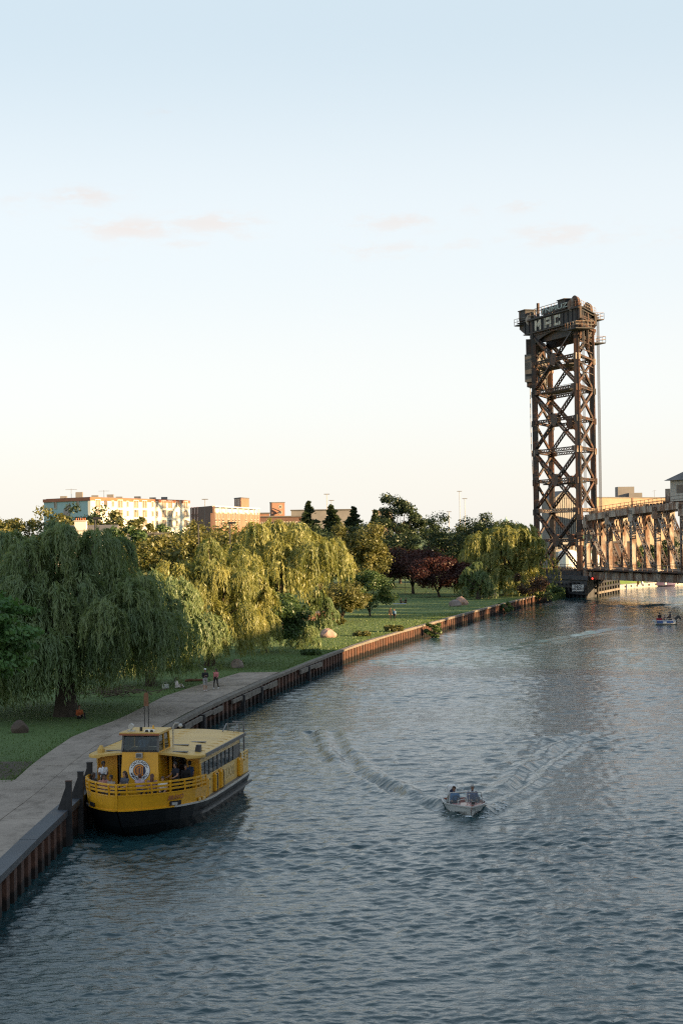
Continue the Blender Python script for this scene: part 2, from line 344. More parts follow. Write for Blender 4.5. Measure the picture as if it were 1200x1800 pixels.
def left_x(Y):
    for a, b in zip(walk_left, walk_left[1:]):
        if a.y <= Y <= b.y: return a.x + (b.x - a.x) * (Y - a.y) / (b.y - a.y)
    return walk_left[-1].x
walk_end = walk_left[-1].y - 0.5
ys = np.linspace(30, walk_end, 30)
mb = MB()
for y0, y1 in zip(ys, ys[1:]):
    mb.add([(left_x(y0), y0, BZ - .04), (bank_x(y0) - .55, y0, BZ - .04), (bank_x(y1) - .55, y1, BZ - .04), (left_x(y1), y1, BZ - .04)], [(0, 1, 2, 3)])
walk = tag(mb.build('riverwalk', M['joint']), kind='structure')
for i, (y0, y1) in enumerate(zip(ys, ys[1:])):
    for k in range(2):
        g = .018; a0 = k * .5; a1 = a0 + .5
        def pt(u, y, du): return Vector((left_x(y) + (bank_x(y) - .57 - left_x(y)) * u + du, y, 0))
        q = [pt(a0, y0 + g, g), pt(a1, y0 + g, -g), pt(a1, y1 - g, -g), pt(a0, y1 - g, g)]
        MB().prism([(p.x, p.y) for p in q], BZ - .25, BZ - .012 + random.uniform(-.006, .006)).build('slab', M['walk'], walk)
# side pad and bare soil left of the walk
pad = [onz(-160, 1372, BZ), onz(30, 1370, BZ), onz(-2, 1398, BZ), onz(-200, 1460, BZ)]
tag(MB().prism([(p.x - .04, p.y) for p in pad], BZ - .2, BZ - .02).build('concrete_pad', M['walk']), kind='structure')
M['soil'] = simple('bare_soil', (.085, .066, .048), 0.95, 0.35, 1.5, bump=0.03)
so = [onz(-150, 1340, LZ), onz(25, 1339, LZ), onz(60, 1339, LZ), onz(28, 1369, LZ), onz(-150, 1371, LZ)]
tag(MB().prism([(p.x - .04, p.y) for p in so], LZ - .2, LZ + .012).build('soil_patch', M['soil']), kind='structure')
# ------------------------------------------------------------------ sheet pile wall
PER = 1.55
wall = empty('sheet_pile_wall', (bank[0].x, bank[0].y, 0), 0, 'long rusty corrugated sheet pile wall holding the park bank along the river', 'retaining wall')
W0 = Vector((bank[0].x, bank[0].y, 0))
pile_me = MB()
prof = [(0, -.50), (.05 * PER, 0), (.46 * PER, 0), (.51 * PER, -.50), (PER, -.50)]
back = [(x, y - .05) for x, y in prof][::-1]
pp = prof + back; n = len(pp)
vs = [(x, y, z) for z in (-1.6, 1.40) for x, y in pp]
pile_me.add(vs, [(i, (i + 1) % n, n + (i + 1) % n, n + i) for i in range(n)])
pile_me = pile_me.mesh('sheet_pile', M['pile'])
st = resample(bank, PER)
for a, b in zip(st, st[1:]):
    if a.y < 50: continue
    d = b - a; o = link('sheet_pile', pile_me, wall, (a.x - W0.x, a.y - W0.y, 0), math.atan2(d.y, d.x))
    o.scale = (d.length / PER, -1, 1); o.location.z = random.uniform(-.03, .0)
def wall_piece(name, a, b, off0, off1, z0, z1, mat, jit=0.0):
    d = (b - a); d.z = 0; nrm = Vector((d.y, -d.x, 0)).normalized()
    q = [a + nrm * off0, b + nrm * off0, b + nrm * off1, a + nrm * off1]
    z0 += random.uniform(-jit, jit); z1 += random.uniform(-jit, jit)
    return MB().prism([(p.x - W0.x, p.y - W0.y) for p in q], z0, z1).build(name, mat, wall)
seg = resample(bank, PER * 5)
for i, (a, b) in enumerate(zip(seg, seg[1:])):
    if b.y < 50: continue
    c = a + (b - a) * 0.997
    wall_piece('cap', a, c, -.62 if a.y < 104 else -.42, .10, 1.37, BZ + (.0 if a.y > 105 else .03), M['steel_cap'] if a.y < 104 else M['timber'], 0.012 if a.y < 150 else .03)
seg = resample(bank, PER * 2.4)
for i, (a, b) in enumerate(zip(seg, seg[1:])):
    if (118 < a.y < 157 and i % 9 not in (4,)) or (166 < a.y < 176):
        wall_piece('fender_timber', a, a + (b - a) * .96, .13, .30, 0.88 + .06 * (i % 3), 1.30, M['timber'], .05)
        if i % 2: wall_piece('fender_post', a, a + (b - a).normalized() * .32, .10, .42, -1.2, 1.36, M['timber_dark'], .04)
# ------------------------------------------------------------------ water
rng = np.random.default_rng(3)
dl = 0.0014
Yr = np.exp(np.arange(math.log(42.0), math.log(500.0), dl)); nr = len(Yr)
nc = 300; uu = np.linspace(-0.27, 0.33, nc)
X = np.outer(Yr, uu) + 0.0; Y = np.repeat(Yr[:, None], nc, 1)
dY = Y * dl
def vnoise(x, y, seed, freq):
    r = np.random.default_rng(seed); out = 0
    for _ in range(9):
        a = r.uniform(0, 2 * math.pi); k = freq * r.uniform(.5, 1.6); out = out + np.sin(x * k * math.cos(a) + y * k * math.sin(a) + r.uniform(0, 6.28))
    return out / 3.0
patch = 0.85 + 0.34 * vnoise(X * .6, Y, 11, 0.14) + .22 * vnoise(X * .5, Y, 12, .5)
Hh = np.zeros_like(X)
NW = 74
for i in range(NW):
    lam = 0.36 * (12.0 ** (i / (NW - 1))) * rng.uniform(.92, 1.08)
    ang = -math.pi / 2 + 0.10 + rng.normal(0, 0.85)
    k = 2 * math.pi / lam; kx, ky = k * math.cos(ang), k * math.sin(ang)
    amp = 0.0072 * lam ** 0.45 * rng.uniform(.5, 1.4) / (1 + (lam / 1.5) ** 1.6)
    att = np.clip((lam / (dY * 2.2 + 1e-6) - 1.0), 0, 1)
    wx = 0.35 * np.sin(0.35 * X + 0.2 * Y + i)
    Hh += amp * att * np.sin(kx * (X + wx) + ky * Y + rng.uniform(0, 6.28))
Hh *= np.clip(patch, .28, 1.6)
def arm(pts, amp, wid, lam, a_in=0.15, side=1, nz_=3, nrm=None):
    """a wake arm: a train of crests on either side of a polyline"""
    global Hh
    P = np.array([(p.x, p.y) for p in pts]); L = np.concatenate([[0], np.cumsum(np.hypot(*(P[1:] - P[:-1]).T))])
    best = np.full(X.shape, 1e9); dist = np.zeros_like(X); along = np.zeros_like(X)
    for j in range(len(P) - 1):
        a, b = P[j], P[j + 1]; d = b - a; l2 = d @ d
        tt = np.clip(((X - a[0]) * d[0] + (Y - a[1]) * d[1]) / l2, 0, 1)
        ex, ey = X - a[0] - tt * d[0], Y - a[1] - tt * d[1]; r = np.hypot(ex, ey); s = np.sign(d[0] * ey - d[1] * ex)
        m = r < best; best = np.where(m, r, best); dist = np.where(m, s * r, dist); along = np.where(m, L[j] + tt * math.sqrt(l2), along)
    u = along / L[-1]; env = np.exp(-(dist / (wid * (0.5 + u))) ** 2) * np.clip(u / a_in, 0, 1) * (1 - u * 0.6) * (u < .999)
    env = env * (0.75 + 0.35 * vnoise(X, Y, nz_, 0.9))
    ph_ = (nrm[0] * X + nrm[1] * Y) + .35 * vnoise(X, Y, nz_ + 50, .5) if nrm else dist + .05 * along + .16 * vnoise(X, Y, nz_ + 50, .45)
    Hh += amp * env * np.cos(2 * math.pi * ph_ / lam)
wl_ = [onz(x, y, 0) for x, y in ((806, 1437), (775, 1415), (720, 1396), (655, 1370), (606, 1338), (575, 1308), (552, 1285))]
wr_ = [onz(x, y, 0) for x, y in ((842, 1436), (868, 1415), (905, 1385), (945, 1345), (985, 1310), (1040, 1285))]
arm(wl_, 0.37, 1.3, 1.75, .03, nz_=5); arm(wr_, 0.30, 1.4, 1.75, .03, nz_=6)
wl2 = [Vector((6.1 - k * 1.15, 95 + k * 6.5, 0)) for k in range(6)]; wr2 = [Vector((6.1 + k * 1.15, 95 + k * 6.5, 0)) for k in range(6)]
arm(wl2, .05, 2.4, 2.6, nz_=15, nrm=(.35, .94)); arm(wr2, .05, 2.4, 2.6, nz_=16, nrm=(-.35, .94))
arm([onz(x, y, 0) for x, y in ((1140, 1096), (1060, 1108), (960, 1128), (860, 1146), (755, 1166))], 0.24, 2.4, 3.2, side=1, nz_=8)
arm([onz(x, y, 0) for x, y in ((1200, 1060), (1120, 1066), (1030, 1064), (960, 1056))], 0.24, 6, 7, side=1, nz_=9)
arm([onz(x, y, 0) for x, y in ((430, 1228), (520, 1222), (640, 1228), (760, 1236))], 0.07, 5, 2.6, side=1, nz_=10)
for j, (x0, y0, x1, y1) in enumerate(((470, 1590, 800, 1500), (520, 1660, 880, 1560), (300, 1560, 640, 1470), (600, 1740, 1000, 1640), (850, 1660, 1200, 1640), (180, 1700, 520, 1600))):
    arm([onz(x0, y0, 0), onz((x0 + x1) / 2, (y0 + y1) / 2 + 14, 0), onz(x1, y1, 0)], 0.045, 1.8, 1.5, .3, 1, 20 + j)
# churn behind the launch
bx, by = 6.0, 94.0
ch = np.exp(-((X - bx - (Y - by) * .0) / (.75 + .07 * np.clip(Y - by, 0, 40))) ** 2) * np.clip((Y - by) / 1.5, 0, 1) * np.exp(-np.clip(Y - by, 0, 60) / 12)
Hh += 0.05 * ch * vnoise(X, Y, 41, 5.0)
bow = np.exp(-(((X - 6.25) / 1.25) ** 2 + ((Y - 88.4) / 1.0) ** 2)); Hh += 0.10 * bow * (0.6 + .4 * vnoise(X, Y, 42, 4.0))
V = np.stack([X, Y, Hh], -1).reshape(-1, 3)
idx = np.arange(nr * nc).reshape(nr, nc)
Q = np.stack([idx[:-1, :-1], idx[:-1, 1:], idx[1:, 1:], idx[1:, :-1]], -1).reshape(-1, 4)
# plain margin of the same sheet out to the far reach
mv = np.array([(-3000, 42, 0), (-3000, 500, 0), (3000, 42, 0), (3000, 500, 0), (-3000, -200, 0), (3000, -200, 0), (-3000, 3000, 0), (3000, 3000, 0)], float)
b0 = len(V); V = np.vstack([V, mv])
Q = np.vstack([Q, np.array([[b0, idx[0, 0], idx[-1, 0], b0 + 1], [idx[0, -1], b0 + 2, b0 + 3, idx[-1, -1]], [b0 + 4, b0 + 5, b0 + 2, b0], [b0 + 1, b0 + 3, b0 + 7, b0 + 6]])])
t = NT('river_water')
v1 = t.coord((2.3, 3.6, 1), 'World'); v2 = t.coord((.8, 1.5, 1), 'World')
h1 = t.noise(v1, 1.0, 4, .6); h2 = t.noise(v2, 1.0, 3, .55)
hh = t.math('ADD', t.math('MULTIPLY', h1, 0.9), t.math('MULTIPLY', h2, .7))
t.bump(hh, 1.0, 0.045)
t.col(t.ramp(t.noise(t.coord((.05, .05, 1), 'World'), 1.0, 3), [(0.35, (.011, .042, .049)), (0.65, (.017, .054, .061))])); t.rough(0.07)
t.p.inputs['IOR'].default_value = 1.333
M['water'] = t.m
tag(link('river_water', np_mesh('river_water', V, Q, M['water'], smooth=True)), kind='structure')
# white water churned up by the launch: small foam flecks lying on the surface
r = np.random.default_rng(12); fv = []; fq = []
def hgt(x, y):
    i = min(max(int((math.log(max(y, 42.1)) - math.log(42.0)) / dl), 0), nr - 1); j = min(max(int((x / Yr[i] + .27) / .60 * (nc - 1)), 0), nc - 1); return Hh[i, j]
def fleck(x, y, s):
    k = r.integers(5, 8); a0 = r.uniform(0, 6.28); b = len(fv); z = hgt(x, y) + .012
    for q in range(k):
        a = a0 + 6.283 * q / k; fv.append((x + s * 1.6 * math.cos(a) * r.uniform(.5, 1), y + s * math.sin(a) * r.uniform(.5, 1), z))
    fv.append((x, y, z + .015))
    for q in range(k): fq.append((b + q, b + (q + 1) % k, b + k))
for _ in range(120):
    sd = r.choice((-1, 1)); tt = r.uniform(0, 1) ** 1.6; fleck(6.25 + sd * (.25 + tt * 1.7) + r.normal(0, .10), 88.3 + tt * 4.4 + r.normal(0, .2), r.uniform(.02, .07))
for _ in range(110):
    tt = r.exponential(3.0); fleck(5.75 + r.normal(0, .35 + tt * .05), 94.0 + tt, r.uniform(.02, .06))
for _ in range(60):
    tt = r.uniform(0, 1); fleck(-8.6 + r.normal(0, 1.2) + tt * 3.5, 103 + tt * 24 + r.normal(0, 1), r.uniform(.02, .05))
for pts_, cnt in ((wl_, 90), (wr_, 90)):
    for _ in range(cnt):
        tt = r.uniform(0, 1) ** 1.8 * .8; q_ = tt * (len(pts_) - 1); k_ = min(int(q_), len(pts_) - 2); p_ = pts_[k_].lerp(pts_[k_ + 1], q_ - k_); fleck(p_.x + r.normal(0, .3 + tt * .5), p_.y + r.normal(0, .5), r.uniform(.015, .05))
fq = np.array(fq, dtype=np.int32)
tag(link('wake_foam', np_mesh('wake_foam', np.array(fv), fq, simple('foam', (.62, .66, .66), 0.8, .1, 5))), 'small flecks of white foam churned up around the launch', 'foam', kind='stuff')
# ------------------------------------------------------------------ trees
def leaf_quads(C, D, N, ln, wd):
    """rhombic leaves: centre C, long direction D (unit), blade direction N x D; arrays (n,3); ln, wd (n,)"""
    S = np.cross(N, D); S /= (np.linalg.norm(S, axis=1, keepdims=True) + 1e-9)
    a = D * (ln / 2)[:, None]; b = S * (wd / 2)[:, None]
    V = np.stack([C - a, C + b - a * .1, C + a, C - b - a * .1], 1).reshape(-1, 3)
    return V, np.arange(len(V)).reshape(-1, 4)
def rand_dir(r, n):
    v = r.normal(size=(n, 3)); return v / np.linalg.norm(v, axis=1, keepdims=True)
def limbs(mb, base, top_pts, r0, rng_, fork=0.35, n=7, H=10):
    """a tapered trunk and curved limbs to the given points"""
    base = Vector(base); fk = base + Vector((rng_.uniform(-.3, .3), rng_.uniform(-.3, .3), H * fork))
    mb.tube([base - Vector((0, 0, .4)), base + Vector((0, 0, .15)), base + (fk - base) * .35, base + (fk - base) * .7, fk], [r0 * 1.55, r0 * 1.2, r0, r0 * .92, r0 * .85], 9)
    for p in top_pts:
        p = Vector(p); m = (fk + p) / 2 + Vector((rng_.uniform(-.4, .4), rng_.uniform(-.4, .4), (p - fk).length * .14)); q = r0 * rng_.uniform(.35, .6)
        mb.tube([fk - Vector((0, 0, .3)), fk + (m - fk) * .5 + Vector((0, 0, .15)), m, m + (p - m) * .55, p], [q, q * .8, q * .55, q * .32, q * .12], 6)
def finish_tree(name, base, crownV, crownQ, tone, leaf, trunk, label, cat, group):
    root = empty(name, base, 0, label, cat, group)
    b = np.array(base)
    link('crown', np_mesh('crown', crownV - b, crownQ, M[leaf], np.repeat(tone, 4)), root)
    trunk.build('trunk', M['bark'], root, origin=base, smooth=True)
    return root
def willow(base, H, Rr, seed, leaves, label, name='willow_tree', leaf='willow', lobes=46, low=0.28, lsz=1.0, sx=1.0, group=None, trunk_r=.45, off=(0, 0), drape=0.0):
    r = np.random.default_rng(seed); rr_ = random.Random(seed); base = np.array(base, float)
    pts = [np.array([0, 0, 1.0])]                          # well spread lobes over a half dome
    while len(pts) < lobes:
        cand = rand_dir(r, 12); cand[:, 2] = np.abs(cand[:, 2]); pa = np.array(pts); dm = np.min(np.linalg.norm(cand[:, None] - pa[None], axis=2), axis=1); pts.append(cand[np.argmax(dm)])
    pts = np.array(pts); sh = r.uniform(.68, 1.10, lobes); inner = r.uniform(0, 1, lobes) < .12; sh[inner] *= .6; sh[0] = 1.0
    rl = Rr * r.uniform(.16, .30, lobes) * (64 / lobes) ** .4
    cx = pts[:, 0] * sh * (Rr - rl * .7) * sx; cy = pts[:, 1] * sh * (Rr - rl * .7)
    lo_ = max(low, .16); top = H * (lo_ + .14 + (1 - lo_ - .14) * pts[:, 2] ** .85 * np.minimum(sh, 1.02)); top[0] = H
    lowv = low + drape * (np.clip(cx / Rr, 0, 1) + .6 * np.clip(-cy / Rr, 0, 1)); top = np.maximum(top, H * (lowv + .14)); cx = cx + off[0]; cy = cy + off[1]
    ns = max(10, int(leaves / lobes / 20)); Cs, Ds, Ns, Ts = [], [], [], []
    skip = (pts[:, 2] < .5) & (r.uniform(0, 1, lobes) < .22)
    for i in range(lobes):
        if skip[i]: continue
        nt = max(4, ns // 8); ti = r.integers(0, nt, ns); loose = r.uniform(0, 1, ns) < .18      # strands hang in tufts
        th = np.where(loose, r.uniform(0, 6.283, ns), r.uniform(0, 6.283, nt)[ti] + r.normal(0, .16, ns)); rad = np.clip(np.where(loose, np.sqrt(r.uniform(0, 1, ns)), np.sqrt(r.uniform(0, 1, nt))[ti] + r.normal(0, .09, ns)), 0, 1.1); ox, oy = np.cos(th), np.sin(th)
        out = np.stack([ox, oy], 1)
        x0 = cx[i] + ox * rad * rl[i] * .72; y0 = cy[i] + oy * rad * rl[i] * .72
        z0 = top[i] - (rad ** 2) * rl[i] * .55 + r.normal(0, .10, ns)
        L = (.5 + rl[i] * (r.uniform(.3, 1.7, nt)[ti] + r.uniform(-.2, .3, ns)) + (.8 * rl[i] if top[i] < .55 * H else 0)) * (0.45 + .55 * rad) * (H / 12) ** .5; L = np.minimum(L, z0 - lowv[i] * H * r.uniform(.3, 1.1, ns) * .85); L = np.maximum(L, .7)
        tone_l = r.uniform(0, 1); m = 20
        tt = (np.arange(m)[None, :] + r.uniform(0, 1, (ns, m))) / m
        w = rl[i] * (.18 + .30 * rad)[:, None]
        fx = x0[:, None] + out[:, :1] * w * (1 - np.exp(-3.2 * tt)); fy = y0[:, None] + out[:, 1:] * w * (1 - np.exp(-3.2 * tt))
        lift = .10 * rl[i]
        fz = z0[:, None] + lift * np.sin(np.clip(tt * 6, 0, 3.1416)) - L[:, None] * tt ** 1.25
        C = np.stack([fx, fy, fz], -1).reshape(-1, 3) + r.normal(0, .07, (ns * m, 3))
        slope = np.clip(1 - tt * 2.2, 0, 1)[..., None]
        D = np.concatenate([np.repeat(out[:, None, :], m, 1) * slope, -(0.35 + np.clip(tt * 2.5, 0, 1))[..., None] * np.ones((ns, m, 1))], -1).reshape(-1, 3)
        D = D + r.normal(0, .45, D.shape); D /= np.linalg.norm(D, axis=1, keepdims=True)
        Nn = np.concatenate([np.repeat(out[:, None, :], m, 1), np.repeat((1.1 - rad)[:, None, None], m, 1)], -1).reshape(-1, 3) + r.normal(0, .55, (ns * m, 3))
        Cs.append(C); Ds.append(D); Ns.append(Nn); Ts.append(np.clip(np.repeat(r.uniform(0, 1, ns), m) * .5 + tone_l * .5, 0, 1))
    C = np.concatenate(Cs) + base; D = np.concatenate(Ds); N = np.concatenate(Ns); T = np.concatenate(Ts)
    keep = C[:, 2] > base[2] + .15; C, D, N, T = C[keep], D[keep], N[keep], T[keep]
    ln = r.uniform(.32, .60, len(C)) * lsz; V, Q = leaf_quads(C, D, N, ln, ln * .17 * lsz ** .5)
    mb = MB(); tips = [(base[0] + cx[i] * .85, base[1] + cy[i] * .85, base[2] + top[i] - rl[i] * .5) for i in range(0, lobes, max(1, lobes // 13))]
    limbs(mb, base, tips, trunk_r, rr_, .24, H=H)
    return finish_tree(name, tuple(base), V, Q, T, leaf, mb, label, 'tree', group)
def broadleaf(base, H, Rr, seed, leaves, label, name='leafy_tree', leaf='broad', clear=0.18, lsz=.34, clumps=60, sx=1.0, group=None, shape='round', trunk_r=.3, cat='tree', flat=.75):
    r = np.random.default_rng(seed); rr_ = random.Random(seed); base = np.array(base, float); H *= 1.06; Rr *= 1.22; leaves = int(leaves * 1.25); per = leaves // clumps
    z0, z1 = H * clear, H; cz, rz = (z0 + z1) / 2, (z1 - z0) / 2
    d = rand_dir(r, clumps); d[:, 2] = d[:, 2] * .9 + .12; rad = r.uniform(.25, 1, clumps) ** .45
    bumpy = 1 + .16 * np.sin(d[:, 0] * 5 + seed) * np.cos(d[:, 1] * 4 + seed * 2)
    P = d * (rad * bumpy)[:, None]
    if shape == 'cone': s_ = np.clip(1.15 - .95 * (P[:, 2] * .5 + .5), .12, 1); P[:, 0] *= s_; P[:, 1] *= s_
    if shape == 'vase': s_ = np.clip(.55 + .5 * (P[:, 2] * .5 + .5), .2, 1); P[:, 0] *= s_; P[:, 1] *= s_
    rc = r.uniform(.15, .30, clumps) * Rr
    cen = np.stack([P[:, 0] * (Rr - rc * .6) * sx, P[:, 1] * (Rr - rc * .6), cz + P[:, 2] * (rz - rc * .45)], 1)
    n = per * clumps; dd = rand_dir(r, n); ci = np.repeat(np.arange(clumps), per)
    rad = r.uniform(.15, 1, n) ** .5 * (1 + .18 * r.normal(size=n).clip(-1, 1.6))
    C = cen[ci] + dd * (rc[ci] * rad)[:, None] * np.array([1, 1, flat]) + base
    N = dd * .6 + rand_dir(r, n) * .8 + np.array([0, 0, .35]); N /= np.linalg.norm(N, axis=1, keepdims=True)
    D = np.cross(N, rand_dir(r, n)); D /= np.linalg.norm(D, axis=1, keepdims=True) + 1e-9
    ln = r.uniform(.6, 1.3, n) * lsz; V, Q = leaf_quads(C, D, N, ln, ln * .62)
    keep = np.repeat(C[:, 2] > base[2] + .05, 4); T = (r.uniform(0, 1, clumps)[ci] * .5 + r.uniform(0, 1, n) * .5)
    kk = C[:, 2] > base[2] + .05; V = V[keep]; T = T[kk]; Q = np.arange(len(V)).reshape(-1, 4)
    mb = MB(); limbs(mb, base, [tuple(base + cen[i] * np.array([.9, .9, 1])) for i in range(0, clumps, max(1, clumps // 10))], trunk_r, rr_, max(clear, .12), H=H)
    return finish_tree(name, tuple(base), V, Q, T, leaf, mb, label, cat, group)
def conifer(base, H, Rr, seed, leaves, label, leaf='dark', group=None):
    r = np.random.default_rng(seed); rr_ = random.Random(seed); base = np.array(base, float); Rr *= 1.55
    nb = 130; leaves = int(leaves * 1.7); per = leaves // nb; mb = MB(); mb.tube([base - np.array([0, 0, .4]), base + np.array([0, 0, H * .5]), base + np.array([.1, 0, H * .97])], [.3, .18, .03], 7)
    Cs, Ds, Ts = [], [], []
    for i in range(nb):
        h = H * (.10 + .89 * (i / nb) ** .9); a = r.uniform(0, 6.283); L = Rr * (1 - h / H) ** 1.0 * r.uniform(.55, 1.2) + .12
        d = np.array([math.cos(a), math.sin(a), r.uniform(.0, .35)]); tt = r.uniform(.08, 1, per) ** .8
        C = base + np.array([0, 0, h]) + d * (tt * L)[:, None] + np.array([0, 0, -.30])[None] * (tt ** 2 * L * .5)[:, None] + r.normal(0, .07 + .08 * L, (per, 3)) * np.array([1, 1, .7])
        mb.bar(tuple(base + np.array([0, 0, h])), tuple(base + np.array([0, 0, h]) + d * L * .8), .06)
        Dd = d + r.normal(0, .5, (per, 3)); Cs.append(C); Ds.append(Dd); Ts.append(np.full(per, r.uniform(0, 1)) * .5 + r.uniform(0, .5, per))
    C = np.concatenate(Cs); D = np.concatenate(Ds); D /= np.linalg.norm(D, axis=1, keepdims=True); T = np.concatenate(Ts)
    ln = r.uniform(.5, 1.0, len(C)); V, Q = leaf_quads(C, D, rand_dir(r, len(C)), ln, ln * .45)
    return finish_tree('evergreen_tree', tuple(base), V, Q, T, leaf, mb, label, 'tree', group)
def gnd(px, Y, z=LZ): p = aty(px, 930, Y); return (p.x, Y, z)
def top_z(px, py, Y): return aty(px, py, Y).z - LZ
GW = 'weeping willows in the riverside park'
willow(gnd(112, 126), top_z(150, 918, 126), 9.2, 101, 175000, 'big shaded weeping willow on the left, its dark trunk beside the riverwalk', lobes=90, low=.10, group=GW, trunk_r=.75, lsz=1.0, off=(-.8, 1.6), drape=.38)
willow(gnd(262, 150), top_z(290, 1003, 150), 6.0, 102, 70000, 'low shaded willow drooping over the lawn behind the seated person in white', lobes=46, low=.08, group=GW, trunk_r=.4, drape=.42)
willow(gnd(366, 172), top_z(340, 950, 172), 7.2, 103, 80000, 'golden sunlit willow between the shaded willow and the next golden one', leaf='willow_sunlit', drape=.16, lobes=54, low=.14, group=GW)
willow(gnd(490, 226), top_z(470, 912, 226), 8.9, 104, 80000, 'wide golden sunlit willow in front of the dark evergreens', leaf='willow_sunlit', drape=.34, off=(-.6, 0), lobes=60, low=.34, group=GW, trunk_r=.55, lsz=1.2)
willow(gnd(886, 345), top_z(890, 914, 345), 10.4, 105, 64000, 'weeping willow beside the lift bridge, gold on its right side', leaf='willow_sunlit', lobes=64, low=.05, group=GW, lsz=1.5, trunk_r=.5)
willow(gnd(838, 328), 6.6, 3.4, 106, 10000, 'small grey green willow in front of the willow beside the bridge', lobes=18, low=.06, group=GW, lsz=1.4)
willow(gnd(528, 196), 2.9, 2.1, 107, 7000, 'knee high round weeping shrub on the lawn edge near the lit boulder', 'weeping_shrub', lobes=16, low=.02, group='shrubs on the lawn', trunk_r=.06, lsz=.8)
willow(gnd(560, 232), 5.0, 2.4, 108, 8000, 'shaded drooping shrub under the wide golden willow', 'weeping_shrub', lobes=14, low=.06, group='shrubs on the lawn', trunk_r=.1)
broadleaf(gnd(466, 190), top_z(466, 1040, 190), 3.9, 201, 16000, 'dense dark green bush below the golden willows', 'dark_bush', 'broad', .02, .30, 50, group='shrubs on the lawn', trunk_r=.12, cat='bush')
broadleaf(gnd(598, 252), 5.2, 3.5, 202, 13000, 'small spreading golden olive tree leaning toward the river', 'small_tree', 'gold', .18, .26, 46, trunk_r=.16)
broadleaf(gnd(626, 300), top_z(626, 928, 300), 5.0, 203, 18000, 'rounded olive green tree beside the plum trees', 'rounded_tree', 'gold', .08, .40, 70)
broadleaf(gnd(648, 268), 6.3, 3.6, 204, 10000, 'low grey green tree on the lawn behind the small golden tree', 'low_tree', 'broad', .05, .30, 40, trunk_r=.14)
broadleaf(gnd(724, 362), top_z(724, 966, 362), 6.6, 205, 16000, 'larger plum coloured tree on the lawn, crown top reddish', 'plum_tree', 'purple', .16, .38, 60, group='plum trees', trunk_r=.28)
broadleaf(gnd(770, 342), top_z(770, 982, 342), 5.8, 206, 14000, 'smaller plum coloured tree to the right on the lawn', 'plum_tree', 'purple', .16, .36, 50, group='plum trees', trunk_r=.22)
conifer(gnd(543, 430), top_z(543, 880, 430), 5.2, 301, 9000, 'tall pointed evergreen, leftmost of the dark row', group='evergreens behind the park')
conifer(gnd(582, 440), top_z(582, 886, 440), 5.6, 302, 9000, 'broad dark evergreen second from the left in the row', group='evergreens behind the park')
conifer(gnd(622, 436), top_z(622, 890, 436), 5.2, 303, 9000, 'dark evergreen behind the rounded olive tree', group='evergreens behind the park')
conifer(gnd(660, 428), top_z(660, 896, 428), 4.0, 304, 8000, 'narrow evergreen just left of the open branched tree', group='evergreens behind the park')
broadleaf(gnd(702, 432), top_z(702, 880, 432), 5.6, 305, 10000, 'tall open branched tree rising above the plum trees', 'open_tree', 'dark', .25, .55, 34)
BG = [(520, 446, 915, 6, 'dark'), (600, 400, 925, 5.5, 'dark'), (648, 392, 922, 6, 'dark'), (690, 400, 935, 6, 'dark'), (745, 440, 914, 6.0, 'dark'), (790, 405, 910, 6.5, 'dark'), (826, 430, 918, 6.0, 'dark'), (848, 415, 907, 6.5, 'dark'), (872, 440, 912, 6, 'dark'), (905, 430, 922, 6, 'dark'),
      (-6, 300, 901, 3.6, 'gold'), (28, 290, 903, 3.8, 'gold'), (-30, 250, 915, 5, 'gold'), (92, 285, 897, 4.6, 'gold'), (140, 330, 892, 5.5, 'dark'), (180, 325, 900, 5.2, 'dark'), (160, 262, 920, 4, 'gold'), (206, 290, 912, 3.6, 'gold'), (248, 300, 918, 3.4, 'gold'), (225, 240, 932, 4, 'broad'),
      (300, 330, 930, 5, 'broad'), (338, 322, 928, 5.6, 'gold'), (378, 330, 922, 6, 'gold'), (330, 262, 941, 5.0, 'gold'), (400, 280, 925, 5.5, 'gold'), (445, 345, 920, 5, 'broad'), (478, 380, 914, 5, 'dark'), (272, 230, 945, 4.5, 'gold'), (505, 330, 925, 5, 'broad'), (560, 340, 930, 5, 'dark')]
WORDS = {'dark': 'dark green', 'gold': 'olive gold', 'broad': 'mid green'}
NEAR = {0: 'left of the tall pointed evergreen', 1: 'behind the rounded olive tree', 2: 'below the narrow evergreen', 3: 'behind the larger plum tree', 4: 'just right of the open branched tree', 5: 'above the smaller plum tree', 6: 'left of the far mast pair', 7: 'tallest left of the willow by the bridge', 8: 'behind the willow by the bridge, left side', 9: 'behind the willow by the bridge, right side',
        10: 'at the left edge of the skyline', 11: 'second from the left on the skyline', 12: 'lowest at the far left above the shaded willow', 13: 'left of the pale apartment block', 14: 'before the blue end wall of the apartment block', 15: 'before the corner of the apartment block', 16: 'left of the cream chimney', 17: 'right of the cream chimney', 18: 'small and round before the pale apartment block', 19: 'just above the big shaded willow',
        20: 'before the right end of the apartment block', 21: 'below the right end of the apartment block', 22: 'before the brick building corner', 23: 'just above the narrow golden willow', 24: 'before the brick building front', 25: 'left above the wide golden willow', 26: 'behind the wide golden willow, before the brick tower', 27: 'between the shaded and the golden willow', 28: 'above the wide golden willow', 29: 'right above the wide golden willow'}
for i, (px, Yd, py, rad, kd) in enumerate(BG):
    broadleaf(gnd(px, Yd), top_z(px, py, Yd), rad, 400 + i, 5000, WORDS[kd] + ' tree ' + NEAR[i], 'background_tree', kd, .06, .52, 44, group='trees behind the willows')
# near tree at the left edge, with flat layered sprays
broadleaf((-21.0, 99.0, LZ), 11.6, 4.2, 501, 20000, 'fresh green layered tree reaching in at the left edge of the walk', 'maple_tree', 'fresh', .16, .30, 60, trunk_r=.3, flat=.26)
